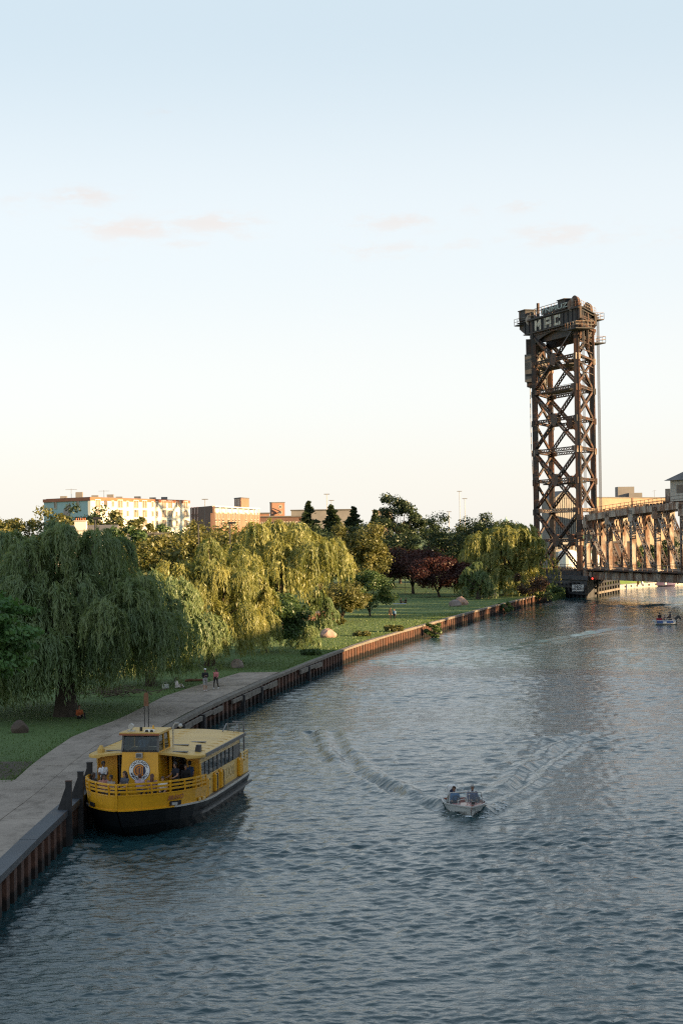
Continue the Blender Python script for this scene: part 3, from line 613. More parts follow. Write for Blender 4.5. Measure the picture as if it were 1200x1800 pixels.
# scrub on the bank and beside the bridge
for i, (px, py, h, rad, kd, lab) in enumerate([(632, 1117, .5, 1.1, 'gold', 'weeds on the wall top before the lit boulder'), (690, 1109, .7, 1.1, 'gold', 'pale weeds on the wall top below the standing pair'), (545, 1150, .5, 1.0, 'broad', 'low weeds beside the wall near the weeping shrub'), (762, 1099, .5, 1.0, 'broad', 'green creeper hanging over the middle of the wall'),
                                               (888, 1061, .6, 1.2, 'broad', 'green creeper hanging over the wall near the paired boulders'), (932, 1050, 4.4, 3.4, 'redbrush', 'reddish brown brush on the bank beside the willow by the bridge'), (954, 1046, 2.6, 3.2, 'broad', 'fallen green brush trailing into the river near the pier'), (577, 1094, 2.2, .9, 'redbrush', 'orange brown tuft of tall grass by the brick terrace'), (598, 1098, 1.0, .6, 'gold', 'grass tuft at the foot of the small golden tree')]):
    p = onz(px, py, BZ); broadleaf((p.x, p.y, LZ if i not in (3, 4, 6) else -.2), h + (0 if i not in (3, 4, 6) else 1.7), rad, 600 + i, 2600, lab, 'scrub_bush', kd, .0, .30, 18, group='scrub along the bank', trunk_r=.04, cat='bush')
# fallen twigs under the big willow
# grass: blades over the part of the lawn that shows
r = np.random.default_rng(77); n = 100000
Yg = np.where(r.uniform(0, 1, n) < .45, 165 + 110 * r.uniform(0, 1, n), 92 + 300 * r.uniform(0, 1, n) ** 1.6); bxs = np.array([bank_x(y) for y in Yg]); lxs = np.array([left_x(y) if y < walk_end else bank_x(y) - .7 for y in Yg])
Xg = lxs - .05 - (r.uniform(0, 1, n) ** 1.6) * (9 + Yg * .11)
hgt_ = r.uniform(.03, .08, n) * (1 + Yg / 500); tall = r.uniform(0, 1, n) < .03; hgt_ = np.where(tall, hgt_ * 2.2, hgt_)
a = r.uniform(0, 6.283, n); w = hgt_ * .35; lean = r.normal(0, .35, (n, 2)) * hgt_[:, None]
A = np.stack([Xg + np.cos(a) * w, Yg + np.sin(a) * w, np.full(n, LZ - .01)], 1); B = np.stack([Xg - np.cos(a) * w, Yg - np.sin(a) * w, np.full(n, LZ - .01)], 1)
Cc = np.stack([Xg + lean[:, 0], Yg + lean[:, 1], LZ + hgt_], 1)
V = np.stack([A, B, Cc], 1).reshape(-1, 3)
tag(link('grass', np_mesh('grass', V, np.arange(len(V)).reshape(-1, 3), M['grassblade'], np.repeat(r.uniform(0, 1, n), 3))), 'short uneven grass growing on the park lawn', 'grass', kind='stuff')
# ------------------------------------------------------------------ vertical lift bridge
A_ = Vector((48.5, 372.0, 0)); dlong = Vector((-.313, .95, 0)).normalized(); 
B_ = A_ + dlong * 21.0; TV = Vector((5.0, 14.2, 0)); C_ = A_ + TV; D_ = B_ + TV; dtr = TV.normalized()
def laced(mb, p, q, w, d, side, lac=1.3, plate=.14, bar=.11, open_faces=True):
    """a built-up member: two plates a distance w apart (along side), joined by zigzag lacing"""
    p, q = Vector(p), Vector(q); ax = (q - p).normalized(); s = Vector(side); s = (s - ax * s.dot(ax)).normalized(); u = ax.cross(s)
    for e in (-1, 1):
        mb.bar(p + s * e * w / 2, q + s * e * w / 2, plate, d, up=u)
    L = (q - p).length; n = max(1, int(L / lac)); 
    for f in (-1, 1):
        for i in range(n):
            a, b = p + ax * (L * i / n) + u * f * d * .44, p + ax * (L * (i + 1) / n) + u * f * d * .44
            mb.bar(a - s * w * .46, b + s * w * .46, bar, .05, up=u)
            if lac > .9: mb.bar(a + s * w * .46, b - s * w * .46, bar, .05, up=u)
        for z in (0.02, .98): mb.bar(p + ax * L * z - s * w * .47 + u * f * d * .46, p + ax * L * z + s * w * .47 + u * f * d * .46, .7, .06, up=u)
def tz(px, py, P): return aty(px, py, P.y).z
tower = empty('lift_bridge_tower', (A_.x, A_.y, 0), 0, 'tall rusty steel lift bridge tower with laced legs and machinery on top', 'bridge tower')
TO = (A_.x, A_.y, 0)
def tpart(name, mb, mat='rust', **k): return mb.build(name, M[mat], tower, origin=TO, **k)
Z0, ZT = 5.2, 56.0
zl = [Z0 + (ZT - Z0) * k / 4 for k in range(5)]
legs = [A_, B_, C_, D_]
for P in legs:
    mb = MB(); laced(mb, P + Vector((0, 0, 1.0)), P + Vector((0, 0, ZT)), 1.05, 1.0, dtr, 1.25, .22, .15)
    tpart('leg', mb)
    for k in range(1, 9):
        z = Z0 + (ZT - Z0) * k / 8 - .3; mb = MB(); mb.box((P.x, P.y, z), (1.2, 1.2, 1.3), math.atan2(dlong.y, dlong.x)); tpart('splice_plate', mb, 'rust_span' if k % 3 == 1 else 'rust')
UPv = Vector((0, 0, 1))
for (P, Q, fw, nm) in ((A_, B_, .60, dtr), (C_, D_, .56, dtr), (A_, C_, .5, dlong), (B_, D_, .5, dlong)):
    d = (Q - P).normalized()
    for k in range(9):
        z = Z0 + (ZT - Z0) * k / 8
        mb = MB(); laced(mb, P + d * .6 + UPv * z, Q - d * .6 + UPv * z, fw * (1.05 if k % 2 == 0 else .85), .7, UPv, 1.2, .13, .10); tpart('strut', mb, 'rust_span' if k in (2,) else 'rust')
    if fw > .55:
        for k in range(4):
            a, b = zl[k], zl[k + 1]; m = (P + Q) / 2 + UPv * (a + b) / 2
            for (s0, s1) in ((P, Q), (Q, P)):
                mb = MB(); laced(mb, s0 + UPv * (a + .5), m, fw, .6, nm.cross(UPv), 1.2, .13, .09); tpart('brace', mb)
                mb = MB(); laced(mb, m, s1 + UPv * (b - .5), fw, .7, nm.cross(UPv), 1.2, .15, .10); tpart('brace', mb)
            mb = MB(); e = dlong; w_ = 1.5
            q = [m - e * w_ - UPv * .5, m - e * .6 - UPv * 1.3, m + e * .6 - UPv * 1.3, m + e * w_ - UPv * .5, m + e * w_ + UPv * .5, m + e * .6 + UPv * 1.3, m - e * .6 + UPv * 1.3, m - e * w_ + UPv * .5]
            nn = Vector((-dlong.y, dlong.x, 0)); mb.extr([x + nn * .45 for x in q], nn * .45, nn * -.45); tpart('gusset_plate', mb)
            for (s0, zz) in ((P, a), (Q, a)):
                mb = MB(); c = s0 + UPv * zz + ((Q - P) if s0 is P else (P - Q)).normalized() * 1.2; 
                mb.extr([c + nn * .42 - e * .9 - UPv * .5, c + nn * .42 + e * .9 - UPv * .5, c + nn * .42 + e * .9 + UPv * .5, c + nn * .42 - e * .9 + UPv * .5], nn * .42, nn * -.42); tpart('gusset_plate', mb)
    else:
        for k in range(8):
            a, b = Z0 + (ZT - Z0) * k / 8, Z0 + (ZT - Z0) * (k + 1) / 8
            mb = MB(); laced(mb, P + UPv * (a + .3), Q + UPv * (b - .3), .42, .4, nm, 1.1, .1, .08); tpart('brace', mb)
            mb = MB(); laced(mb, Q + UPv * (a + .3), P + UPv * (b - .3), .42, .4, nm, 1.1, .1, .08); tpart('brace', mb)
# head: plate girders, machinery deck, houses, sheaves
GB, GT = 56.3, 59.0
nl = Vector((-dlong.y, dlong.x, 0))               # outward normal of the river side face (left, toward the camera)
if nl.y > 0: nl = -nl
def girder(name, P, Q, zb, zt, th, ribs, e0=0, e1=0, haunch=False, ribout=None):
    d = (Q - P).normalized(); n_ = Vector((d.y, -d.x, 0)); P = P - d * e0; Q = Q + d * e1; L = (Q - P).length
    mb = MB()
    prof = [P + UPv * zt, Q + UPv * zt, Q + UPv * (zb + (zt - zb) * .55), Q - d * 3.2 + UPv * zb, P + d * 1.5 + UPv * zb, P + UPv * (zb + .6)] if haunch else [P + UPv * zt, Q + UPv * zt, Q + UPv * zb, P + UPv * zb]
    mb.extr([x + n_ * th / 2 for x in prof], n_ * th / 2, n_ * -th / 2); tpart(name, mb, 'rust_dark')
    mb = MB(); mb.bar(P + UPv * (zt + .1), Q + UPv * (zt + .1), th + .9, .22); tpart('top_flange', mb, 'rust_dark')
    mb = MB(); mb.bar(P + d * 1.5 + UPv * (zb - .08), Q - d * 3.0 + UPv * (zb - .08), th + .9, .22); tpart('bottom_flange', mb, 'rust_dark')
    for i in range(ribs):
        c = P + d * (1.2 + (L - 4.4) * i / (ribs - 1)) + UPv * (zb + zt) / 2; mb = MB(); mb.box(c, (.14, th + .40, zt - zb - .35), math.atan2(d.y, d.x)); tpart('stiffener', mb, 'rust_dark')
girder('main_girder', A_, B_, GB, GT, .5, 13, 2.2, 7.0, True)
girder('main_girder', C_, D_, GB, GT, .5, 13, 2.2, 7.0, True)
girder('cross_girder', A_ - dlong * .3, C_ - dlong * .3, GB - .2, GT - .1, .5, 8, .3, .3)
girder('cross_girder', B_, D_, GB - .2, GT - .1, .5, 8, .3, .3)
# deep box girders set back inside the face
for P, Q in ((A_, B_), (C_, D_)):
    i_ = dtr * (1.5 if P is A_ else -1.5); mb = MB(); mb.bar(P + i_ + UPv * 55.2, Q + i_ + UPv * 55.2, .4, 2.4); tpart('inner_girder', mb, 'rust_dark')
# shallow arched web below the main girder
for P, Q in ((A_, B_), (C_, D_)):
    d = (Q - P).normalized(); n_ = Vector((d.y, -d.x, 0)); L = (Q - P).length
    prof = [P + UPv * (GB - .2), Q + UPv * (GB - .2), Q - d * .8 + UPv * (GB - 2.4)] + [P + d * (L * (.95 - .9 * k / 10)) + UPv * (GB - .7 - 1.7 * abs(.5 - k / 10) ** 1.6 * 2.6) for k in range(1, 10)] + [P + d * .8 + UPv * (GB - 2.2)]
    mb = MB(); mb.extr([x + n_ * .15 for x in prof], n_ * .15, n_ * -.15); tpart('haunch_plate', mb, 'rust_dark')
mb = MB(); q = [A_ - dlong * 2.2 - dtr * .8, B_ + dlong * 7.0 - dtr * .8, D_ + dlong * 7.0 + dtr * .8, C_ - dlong * 2.2 + dtr * .8]
mb.prism([(p.x, p.y) for p in q], GT + .23, GT + .4); tpart('machinery_deck', mb, 'rust_dark')
def railing(pts, h, parent_fn, every=1.8, r_=.06, rails=2, name='railing', mat='rust_span'):
    mb = MB()
    for a, b in zip(pts, pts[1:]):
        a, b = Vector(a), Vector(b)
        for k in range(1, rails + 1): mb.bar(a + UPv * h * k / rails, b + UPv * h * k / rails, r_)
        n_ = max(1, int((b - a).length / every))
        for i in range(n_ + 1): p = a + (b - a) * i / n_; mb.bar(p, p + UPv * h, r_)
    return parent_fn(name, mb, mat)
zd = GT + .4
railing([B_ + dlong * 6.8 - dtr * .7 + UPv * zd, A_ - dlong * 2.0 - dtr * .7 + UPv * zd, C_ - dlong * 2.0 + dtr * .7 + UPv * zd], 1.2, tpart)
railing([B_ - dlong * .5 + UPv * (zd + .75), A_ + dlong * 6.8 + UPv * (zd + .75)], 1.25, tpart, 1.6, .10)
def house(c, lx, ly, h, mat='rust_dark', name='machine_house'):
    ang = math.atan2(dlong.y, dlong.x); mb = MB(); mb.box(c + UPv * h / 2, (lx, ly, h), ang); tpart(name, mb, mat)
    mb = MB(); mb.box(c + UPv * (h + .1), (lx + .4, ly + .4, .2), ang); tpart('house_roof', mb, 'rust_dark')
    mb = MB(); mb.box(c + UPv * (h * .28) - dtr * 0 , (lx + .12, ly + .12, .16), ang); tpart('house_band', mb, 'cw')
house(A_ + dlong * 5.0 + dtr * .6 + UPv * zd, 3.4, 2.2, 2.0)
house(B_ + dlong * 3.6 + dtr * .8 + UPv * zd, 3.4, 2.6, 2.1)
mb = MB(); mb.box((A_ + B_) / 2 + dtr * 7 + UPv * (zd + .7), (9, 4.5, 1.4), math.atan2(dlong.y, dlong.x)); tpart('machine_house', mb, 'rust_dark')
# sheave hoods (half round) with spoked sheaves inside
def hood(c, r_, wid, axis, mat='rust'):
    along = Vector((axis.y, -axis.x, 0)).normalized() if False else dlong
    prof = []
    for k in range(13):
        a = math.pi * k / 12; prof.append(c + along * r_ * math.cos(a) + UPv * (r_ * math.sin(a) + .5))
    prof += [c - along * r_, c + along * r_]; ax = dtr
    mb = MB(); mb.extr([p - ax * wid / 2 for p in prof], ax * 0, ax * wid); tpart('sheave_hood', mb, mat)
    mb = MB(); mb.tube([c - ax * (wid / 2 + .25) + UPv * .5, c - ax * (wid / 2 + .02) + UPv * .5], r_ * .72, 20); s = tpart('sheave', mb, 'rust_span')
    mb = MB()
    for k in range(6):
        a = math.pi * k / 6; v_ = (dlong * math.cos(a) + UPv * math.sin(a)) * r_ * .66; o_ = c - ax * (wid / 2 + .3) + UPv * .5; mb.bar(o_ - v_, o_ + v_, .2, .08, up=ax)
    tpart('sheave_spokes', mb, 'rust')
hood(A_ + dlong * 1.0 + dtr * 1.6 + UPv * zd, 2.0, 2.4, dtr, 'rust'); hood(C_ + dlong * 1.0 - dtr * 1.2 + UPv * zd, 2.0, 2.4, dtr, 'rust')
hood(B_ + dlong * 1.4 + dtr * 1.6 + UPv * (zd - .6), 1.8, 2.2, dtr, 'rust'); hood(D_ + dlong * 1.4 - dtr * 1.2 + UPv * (zd - .6), 1.8, 2.2, dtr, 'rust')
mb = MB(); p = B_ - dlong * 2.4 - dtr * .1 + UPv * zd; mb.tube([p, p + UPv * 3.0], .32, 8); tpart('vent_stack', mb, 'rust_dark')
# side platforms at the span end and at the far corner
for (c, w_, l_, z, nm) in ((A_ - dlong * 1.6 - dtr * .4, 5.0, 4.0, 54.6, 'platform'), (C_ - dlong * .6 + dtr * .7, 4.4, 3.6, 53.2, 'platform'), (C_ - dlong * 1.0 + dtr * .9, 3.4, 3.0, 58.2, 'platform'), (B_ + dlong * 6.0 + dtr * .2, 3.0, 2.6, 58.6, 'platform')):
    ang = math.atan2(dlong.y, dlong.x); mb = MB(); mb.box(c + UPv * z, (w_, l_, .22), ang); tpart(nm, mb, 'rust_dark')
    e, f = dlong * w_ / 2, nl * l_ / 2
    railing([c + e + f + UPv * (z + .1), c - e + f + UPv * (z + .1), c - e - f + UPv * (z + .1), c + e - f + UPv * (z + .1)], 1.3, tpart, 1.2, .08)
for k, (o1, o2) in enumerate(((-.9, 1.0), (-.9, 5.0), (-.9, 9.5), (-1.8, 2.6), (-1.8, 7.0), (-2.2, 12))):
    p = A_ + dlong * o1 + dtr * o2; mb = MB(); laced(mb, p + UPv * (53.0 - (k % 3) * .6), p + UPv * (58.5 - (k % 2)), .5, .4, dtr, 1.0, .12, .1); tpart('frame_post', mb, 'rust')
for k, (z, o1) in enumerate(((53.4, -1.0), (55.6, -2.0), (57.4, -1.6))):
    p = A_ + dlong * o1; mb = MB(); laced(mb, p + UPv * z, p + TV * .95 + UPv * z, .5, .5, UPv, 1.0, .12, .1); tpart('frame_beam', mb, 'rust')
for k in range(5):
    z = 46.5 + k * 1.5; mb = MB(); mb.bar(A_ + dtr * 1 + UPv * z - dlong * .9, C_ - dtr * 1 + UPv * z - dlong * .9, .16, .16); tpart('ladder_rail', mb, 'rust')
# mid platforms with rails inside the tower
for (zf, u) in ((48.6, .55), (43.2, .5), (23.6, .6)):
    a = A_ + dlong * 3 + dtr * 6; b = A_ + dlong * 17 + dtr * 6; mb = MB(); mb.bar(a + UPv * zf, b + UPv * zf, 3.4, .25); tpart('catwalk', mb, 'rust_dark')
    railing([a - dtr * 1.6 + UPv * zf, b - dtr * 1.6 + UPv * zf], 1.2, tpart, 1.6, .07)
# painted letters on the girder panels
def text_mesh(s_, size, mat, extrude=0.0, align='CENTER', shear=0.0, bold=0.0, sx=1.0):
    cu = bpy.data.curves.new('lettering', 'FONT'); cu.body = s_; cu.size = size; cu.align_x = align; cu.align_y = 'CENTER'; cu.extrude = extrude; cu.shear = shear; cu.offset = bold; cu.resolution_u = 3
    o = bpy.data.objects.new('tmp', cu); COL.objects.link(o); dg = bpy.context.evaluated_depsgraph_get(); me = bpy.data.meshes.new_from_object(o.evaluated_get(dg)); bpy.data.objects.remove(o)
    me.materials.clear(); me.materials.append(mat); me.name = 'lettering'
    if sx != 1.0:
        for v_ in me.vertices: v_.co.x *= sx
    return me
def orient(o, pos, xdir, ydir):
    x = Vector(xdir).normalized(); y = Vector(ydir).normalized(); z = x.cross(y).normalized(); m = Matrix((x, y, z)).transposed().to_4x4(); m.translation = Vector(pos); o.matrix_local = m; return o
M['letter'] = simple('white_letter_paint', (.46, .45, .39), 0.8, 0.15, 1.5)
M['graf'] = simple('faded_graffiti', (.30, .36, .36), 0.8, 0.3, 1.0)
face = -dtr; xdir = -dlong                        # reading direction: from the far left leg toward the near right leg
off = Vector((xdir.y, -xdir.x, 0)); off = off if off.y < 0 else -off
STROKES = {'M': [((-1.05, -1.9), (-1.05, 1.9)), ((1.05, -1.9), (1.05, 1.9)), ((-.85, 1.5), (0, -.3)), ((.85, 1.5), (0, -.3))],
           'A': [((-1.05, -1.9), (-1.05, 1.9)), ((1.05, -1.9), (1.05, 1.9)), ((-1.4, 1.5), (1.4, 1.5)), ((-1, -.2), (1, -.2))],
           'C': [((-1.0, -1.9), (-1.0, 1.9)), ((-1.4, 1.5), (1.35, 1.5)), ((-1.4, -1.5), (1.35, -1.5)), ((1.0, .6), (1.0, 1.7)), ((.95, -1.7), (.95, -.6))]}
for ch, f in (('M', .86), ('A', .62), ('C', .40)):
    mb = MB(); c = A_ + (B_ - A_) * f + UPv * 57.65 + off * .36
    for i_, ((x0, z0), (x1, z1)) in enumerate(STROKES[ch]): mb.bar(c + xdir * x0 * 1.15 + UPv * z0 * .56 + off * .004 * i_, c + xdir * x1 * 1.15 + UPv * z1 * .56 + off * .004 * i_, .08, .80 if abs(z1 - z0) > abs(x1 - x0) else .5, up=UPv if abs(z1 - z0) < abs(x1 - x0) else xdir)
    tpart('painted_letter', mb, 'letter')
o = link('graffiti_tag', text_mesh('YNMUZ', 1.35, M['graf'], .03, bold=.02, sx=2.8), tower); orient(o, A_ + (B_ - A_) * .42 + UPv * 60.1 + off * .9 - Vector(TO), xdir, UPv)
mb = MB(); mb.bar(A_ + (B_ - A_) * .15 + UPv * 60.1 + off * .8, A_ + (B_ - A_) * .72 + UPv * 60.1 + off * .8, .1, 1.3); tpart('graffiti_board', mb, 'rust_dark')
# counterweight, hung outside the approach side, and its ropes
cw = empty('bridge_counterweight', (B_.x, B_.y, 0), 0, 'grey concrete counterweight hanging beside the top left of the bridge tower', 'counterweight')
cc = (B_ + D_) / 2 + dlong * 3.2
def cwp(name, mb, mat): return mb.build(name, M[mat], cw, origin=(B_.x, B_.y, 0))
ang_t = math.atan2(TV.y, TV.x)
mb = MB(); mb.box(cc + UPv * 49.1, (12.4, 2.2, 6.0), ang_t); cwp('concrete_block', mb, 'cw')
mb = MB(); mb.box(cc + UPv * 53.8, (11.2, 1.8, 3.38), ang_t); cwp('hanger_frame', mb, 'rust_dark')
mb = MB(); mb.box(cc + UPv * 45.55, (11.4, 1.6, 1.05), ang_t); cwp('lower_frame', mb, 'rust')
mb = MB(); mb.box(cc + UPv * 47.6 - dtr * 6.22, (.08, 1.6, .5), ang_t); cwp('name_plate', mb, 'rust_dark')
for k in range(8):
    p = cc + dtr * (-5.2 + 10.4 * k / 7); mb = MB(); mb.tube([p + UPv * 55.4, p + dlong * .6 + UPv * 57.8], .05, 5); cwp('rope', mb, 'cable')
for k, (dx_, dy_, ze) in enumerate(((-5.6, .3, 22.5), (-4.9, .6, 21.0), (-4.2, .0, 24.5))):
    p = cc + dtr * dx_ + dlong * dy_; q = B_ + UPv * ze + dlong * .5 - dtr * .4; pts = []
    for j in range(15):
        u_ = j / 14; pts.append(Vector((p.x + (q.x - p.x) * u_ ** 4, p.y + (q.y - p.y) * u_ ** 4, 45 + (ze - 45) * u_ - 2.2 * math.exp(-((u_ - .93) / .09) ** 2))))
    mb = MB(); mb.tube(pts, .07, 5); cwp('balance_chain', mb, 'cable')
# lifting ropes at the span end
for k in range(10):
    s_ = C_ if k < 5 else A_; j = k % 5; p = s_ - dlong * (1.9 + .28 * j) + (dtr * (1.6 if k < 5 else 1.2)); mb = MB(); mb.tube([p + UPv * 17.2, p + UPv * 58.8], .045 if k < 5 else .03, 5); tpart('lift_rope', mb, 'cable')
# ------------------------------------------------------------------ lift span
span = empty('lift_span', (A_.x, A_.y, 0), 0, 'rusty silver through truss lift span running right from the tower', 'bridge span')
def spart(name, mb, mat='rust_span', **k): return mb.build(name, M[mat], span, origin=TO, **k)
def S(s_, far=False): return A_ - dlong * s_ + (TV if far else Vector((0, 0, 0)))
NP = 9; ss = [3.6 + 9.9 * k for k in range(NP)]; ZB = 4.75
def ztop(k): return 16.1 + 1.9 * (1 - abs(k - (NP - 1) / 2) / ((NP - 1) / 2)) ** .8
for far in (False, True):
    for k in range(NP):
        p = S(ss[k], far); mb = MB(); laced(mb, p + UPv * (ZB - .4), p + UPv * ztop(k), .80, .95, dlong, 1.0, .20, .16); spart('post', mb)
        mb = MB(); mb.box(p + UPv * (ZB + .3), (2.3, 1.2, 2.0), math.atan2(dlong.y, dlong.x)); spart('gusset_plate', mb)
        mb = MB(); mb.box(p + UPv * (ztop(k) - .9), (1.9, 1.1, 2.2), math.atan2(dlong.y, dlong.x)); spart('gusset_plate', mb)
    for k in range(NP - 1):
        a, b = S(ss[k], far), S(ss[k + 1], far)
        mb = MB(); mb.bar(a + UPv * ztop(k), b + UPv * ztop(k + 1), 1.1, 1.25); spart('top_chord', mb)
        mb = MB(); mb.bar(a + UPv * (ZB - .2), b + UPv * (ZB - .2), 1.0, 1.5); spart('bottom_chord', mb)
        if k < (NP - 1) // 2: u, v_ = a + UPv * (ztop(k) - .6), b + UPv * ZB
        else: u, v_ = a + UPv * ZB, b + UPv * (ztop(k + 1) - .6)
        mb = MB(); laced(mb, u, v_, .7, .85, dtr.cross(UPv), 1.0, .2, .15); spart('diagonal', mb)
        if k % 2 == 0 or True:
            railing([a + UPv * (ztop(k) + .6), b + UPv * (ztop(k + 1) + .6)], 1.25, spart, 1.65, .07, mat='rust')
            railing([a + UPv * (ZB + 1.0) - dtr * .9, b + UPv * (ZB + 1.0) - dtr * .9], 1.2, spart, 1.9, .07, mat='rust_span')
            mb = MB(); mb.bar(a + UPv * (ZB + .95) - dtr * .9, b + UPv * (ZB + .95) - dtr * .9, 1.4, .22); spart('walkway', mb, 'rust')
for k in range(NP):
    a, b = S(ss[k]), S(ss[k], True); zt_ = ztop(k)
    mb = MB(); mb.bar(a + UPv * (ZB + .1), b + UPv * (ZB + .1), .5, 1.3); spart('floor_beam', mb, 'rust_dark')
    for z in (zt_ - .2, zt_ - 3.3):
        mb = MB(); laced(mb, a + UPv * z, b + UPv * z, .5, .4, UPv, 1.0, .12, .09); spart('sway_strut', mb, 'rust')
    for j in range(5):
        u, v_ = a + (b - a) * (j / 5), a + (b - a) * ((j + 1) / 5); mb = MB(); mb.bar(u + UPv * (zt_ - .3), v_ + UPv * (zt_ - 3.2), .14); mb.bar(u + UPv * (zt_ - 3.2), v_ + UPv * (zt_ - .3), .14); spart('sway_brace', mb, 'rust')
    if k < NP - 1:
        c, d2 = S(ss[k + 1]), S(ss[k + 1], True)
        for (u, v_) in ((a, d2), (b, c)):
            mb = MB(); laced(mb, u + UPv * (zt_ - .1), v_ + UPv * (ztop(k + 1) - .1), .4, .35, UPv, 1.0, .1, .08); spart('lateral_brace', mb, 'rust')
        for f in (.2, .4, .6, .8):
            mb = MB(); mb.bar(a + (b - a) * f + UPv * (ZB + .55), c + (d2 - c) * f + UPv * (ZB + .55), .4, .8); spart('stringer', mb, 'rust_dark')
mb = MB(); q = [S(ss[0]), S(ss[-1]), S(ss[-1], True), S(ss[0], True)]; mb.prism([(p.x, p.y) for p in q], ZB + 1.0, ZB + 1.2); spart('track_deck', mb, 'rust_dark')
# pipe-work along the top chord seen against the tan building
for k in range(26):
    p = S(5 + k * 1.3) + UPv * (16.7 + .06 * k) - dtr * .2; mb = MB(); mb.box(p + UPv * .35, (.45, .5, random.uniform(.3, .9)), 0); spart('cable_box', mb, 'rust')
# operator's house amid the span
hc = S(46.5) + TV * .35 + UPv * (ztop(4) + .8); ang = math.atan2(dlong.y, dlong.x)
mb = MB(); mb.box(hc + UPv * 1.9, (7.5, 6.5, 3.8), ang); opw = spart('operator_house', mb, 'concrete_pale')
mb = MB(); e, f = dlong * 4.6, nl * 4.1; z = UPv * 3.8
mb.add([hc + e + f + z, hc - e + f + z, hc - e - f + z, hc + e - f + z, hc + z + UPv * 2.6], [(0, 1, 2, 3), (0, 1, 4), (1, 2, 4), (2, 3, 4), (3, 0, 4)]); spart('hip_roof', mb, 'cw')
for (o_, w_) in ((dlong * 3.78, 2.2), (nl * 3.28, 2.6)):
    n_ = o_.normalized(); mb = MB(); mb.box(hc + o_ + UPv * 2.2, (.1, w_, 1.5), math.atan2(n_.y, n_.x)); spart('house_window', mb, 'black')
mb = MB(); mb.box(S(39.4) + TV * .3 + UPv * (ztop(4) + 1.9), (3.2, 3.0, 2.6), ang); spart('machinery_cabin', mb, 'rust_span')
# ------------------------------------------------------------------ pier and fenders
pier = empty('bridge_pier', (A_.x, A_.y, 0), 0, 'dark stained concrete pier under the lift tower', 'bridge pier')
def ppart(name, mb, mat='concrete_dark', **k): return mb.build(name, M[mat], pier, origin=TO, **k)
q = [A_ - dlong * 4.2 - dtr * 2.5, B_ + dlong * 4 - dtr * 2.5, D_ + dlong * 4 + dtr * 2.5, C_ - dlong * 4.2 + dtr * 2.5]
mb = MB(); mb.prism([(p.x, p.y) for p in q], -2, 3.6); ppart('pier_block', mb)
c0 = sum(q, Vector()) / 4
mb = MB(); mb.prism([((p - c0) * 1.04 + c0).to_tuple()[:2] for p in q], 3.6, 4.4); ppart('pier_cap', mb)
for k in range(16):
    p = q[0] + (q[1] - q[0]) * (k / 15) - dtr * .55; mb = MB(); mb.tube([p - UPv * 1.5, p + UPv * (3.0 + random.uniform(-.4, .2))], .28, 8); ppart('fender_pile', mb, 'timber_dark')
for z in (.9, 2.2):
    mb = MB(); mb.bar(q[0] - dtr * .95 + UPv * z, q[1] - dtr * .95 + UPv * z, .3, .4); ppart('fender_wale', mb, 'timber_dark')
# deck of the tower approach with railing
mb = MB(); g = [A_ - dlong * 1 - dtr * 1.2, B_ + dlong * 7 - dtr * 1.2, D_ + dlong * 7 + dtr * 1.2, C_ - dlong * 1 + dtr * 1.2]; mb.prism([(p.x, p.y) for p in g], 4.42, 5.3); tpart('tower_deck', mb, 'rust_dark')
railing([B_ + dlong * 7 - dtr * 1.1 + UPv * 5.3, A_ - dlong * 1 - dtr * 1.1 + UPv * 5.3], 1.3, tpart, 1.6, .08, 3, mat='rust')
# timber dolphin right of the pier
dol = empty('timber_dolphin', (A_.x + 6, A_.y - 4, 0), 0, 'dark timber fender dolphin right of the bridge pier', 'dolphin'); DO = (A_.x + 6, A_.y - 4, 0)
d0 = onz(1050, 1049, 0); d1 = onz(1087, 1041, 0)
for k in range(9):
    p = d0 + (d1 - d0) * (k / 8); mb = MB(); mb.tube([p - UPv * 1.5, p + UPv * (3.4 if k < 8 else 4.6)], .26, 8); mb.build('timber_pile', M['timber_dark'], dol, origin=DO)
for z, w_ in ((.8, .45), (1.9, .4), (2.9, .4)):
    mb = MB(); mb.bar(d0 - UPv * 0 + Vector((-.1, -.4, z)), d1 + Vector((.1, -.4, z)), .3, w_); mb.build('timber_wale', M['timber'] if z == .8 else M['timber_dark'], dol, origin=DO)
# no wake board
nw = onz(1015, 1046, 0); P = aty(1015, 1033.5, q[0].y - 3.2)
sg = empty('no_wake_sign', (P.x, P.y, P.z), 0, 'white NO WAKE sign board on the dark bridge pier', 'sign')
sw = 20.5 / F * P.y; sh = 11.5 / F * P.y
mb = MB(); mb.box((0, 0, 0), (sw, .12, sh)); mb.build('board', M['white'], sg)
mb = MB(); mb.box((-sw * .3, .9, -.6), (.14, 1.8, .14)); mb.box((sw * .3, .9, -.6), (.14, 1.8, .14)); mb.build('bracket', M['black'], sg)
M['sign_ink'] = simple('sign_ink', (.06, .06, .07), 0.7, 0.2, 3)
for s_, z in (('NO', .27), ('WAKE', -.25)):
    o = link('lettering', text_mesh(s_, .72, M['sign_ink'], .01, bold=.02, sx=1.25), sg); orient(o, (0, -.075, z), (1, 0, 0), (0, 0, 1))
# red navigation lamp (lit in the photograph)
t = NT('red_lamp_glow'); t.p.inputs['Emission Color'].default_value = (1, .05, .03, 1); t.p.inputs['Emission Strength'].default_value = 1.1; t.col((.5, .02, .02)); M['redlamp'] = t.m
P = aty(1040.5, 1017, A_.y - 8); nv = empty('navigation_lamp', P, 0, 'small red navigation lamp under the bridge span', 'lamp')
MB().ball((0, 0, 0), (.17, .17, .20)).build('lens', M['redlamp'], nv); MB().tube([(0, 0, .25), (0, 0, 1.6)], .09, 8).build('stem', M['black'], nv); MB().tube([(0, 0, .24), (0, 0, .36)], .3, 10).build('hood', M['black'], nv)
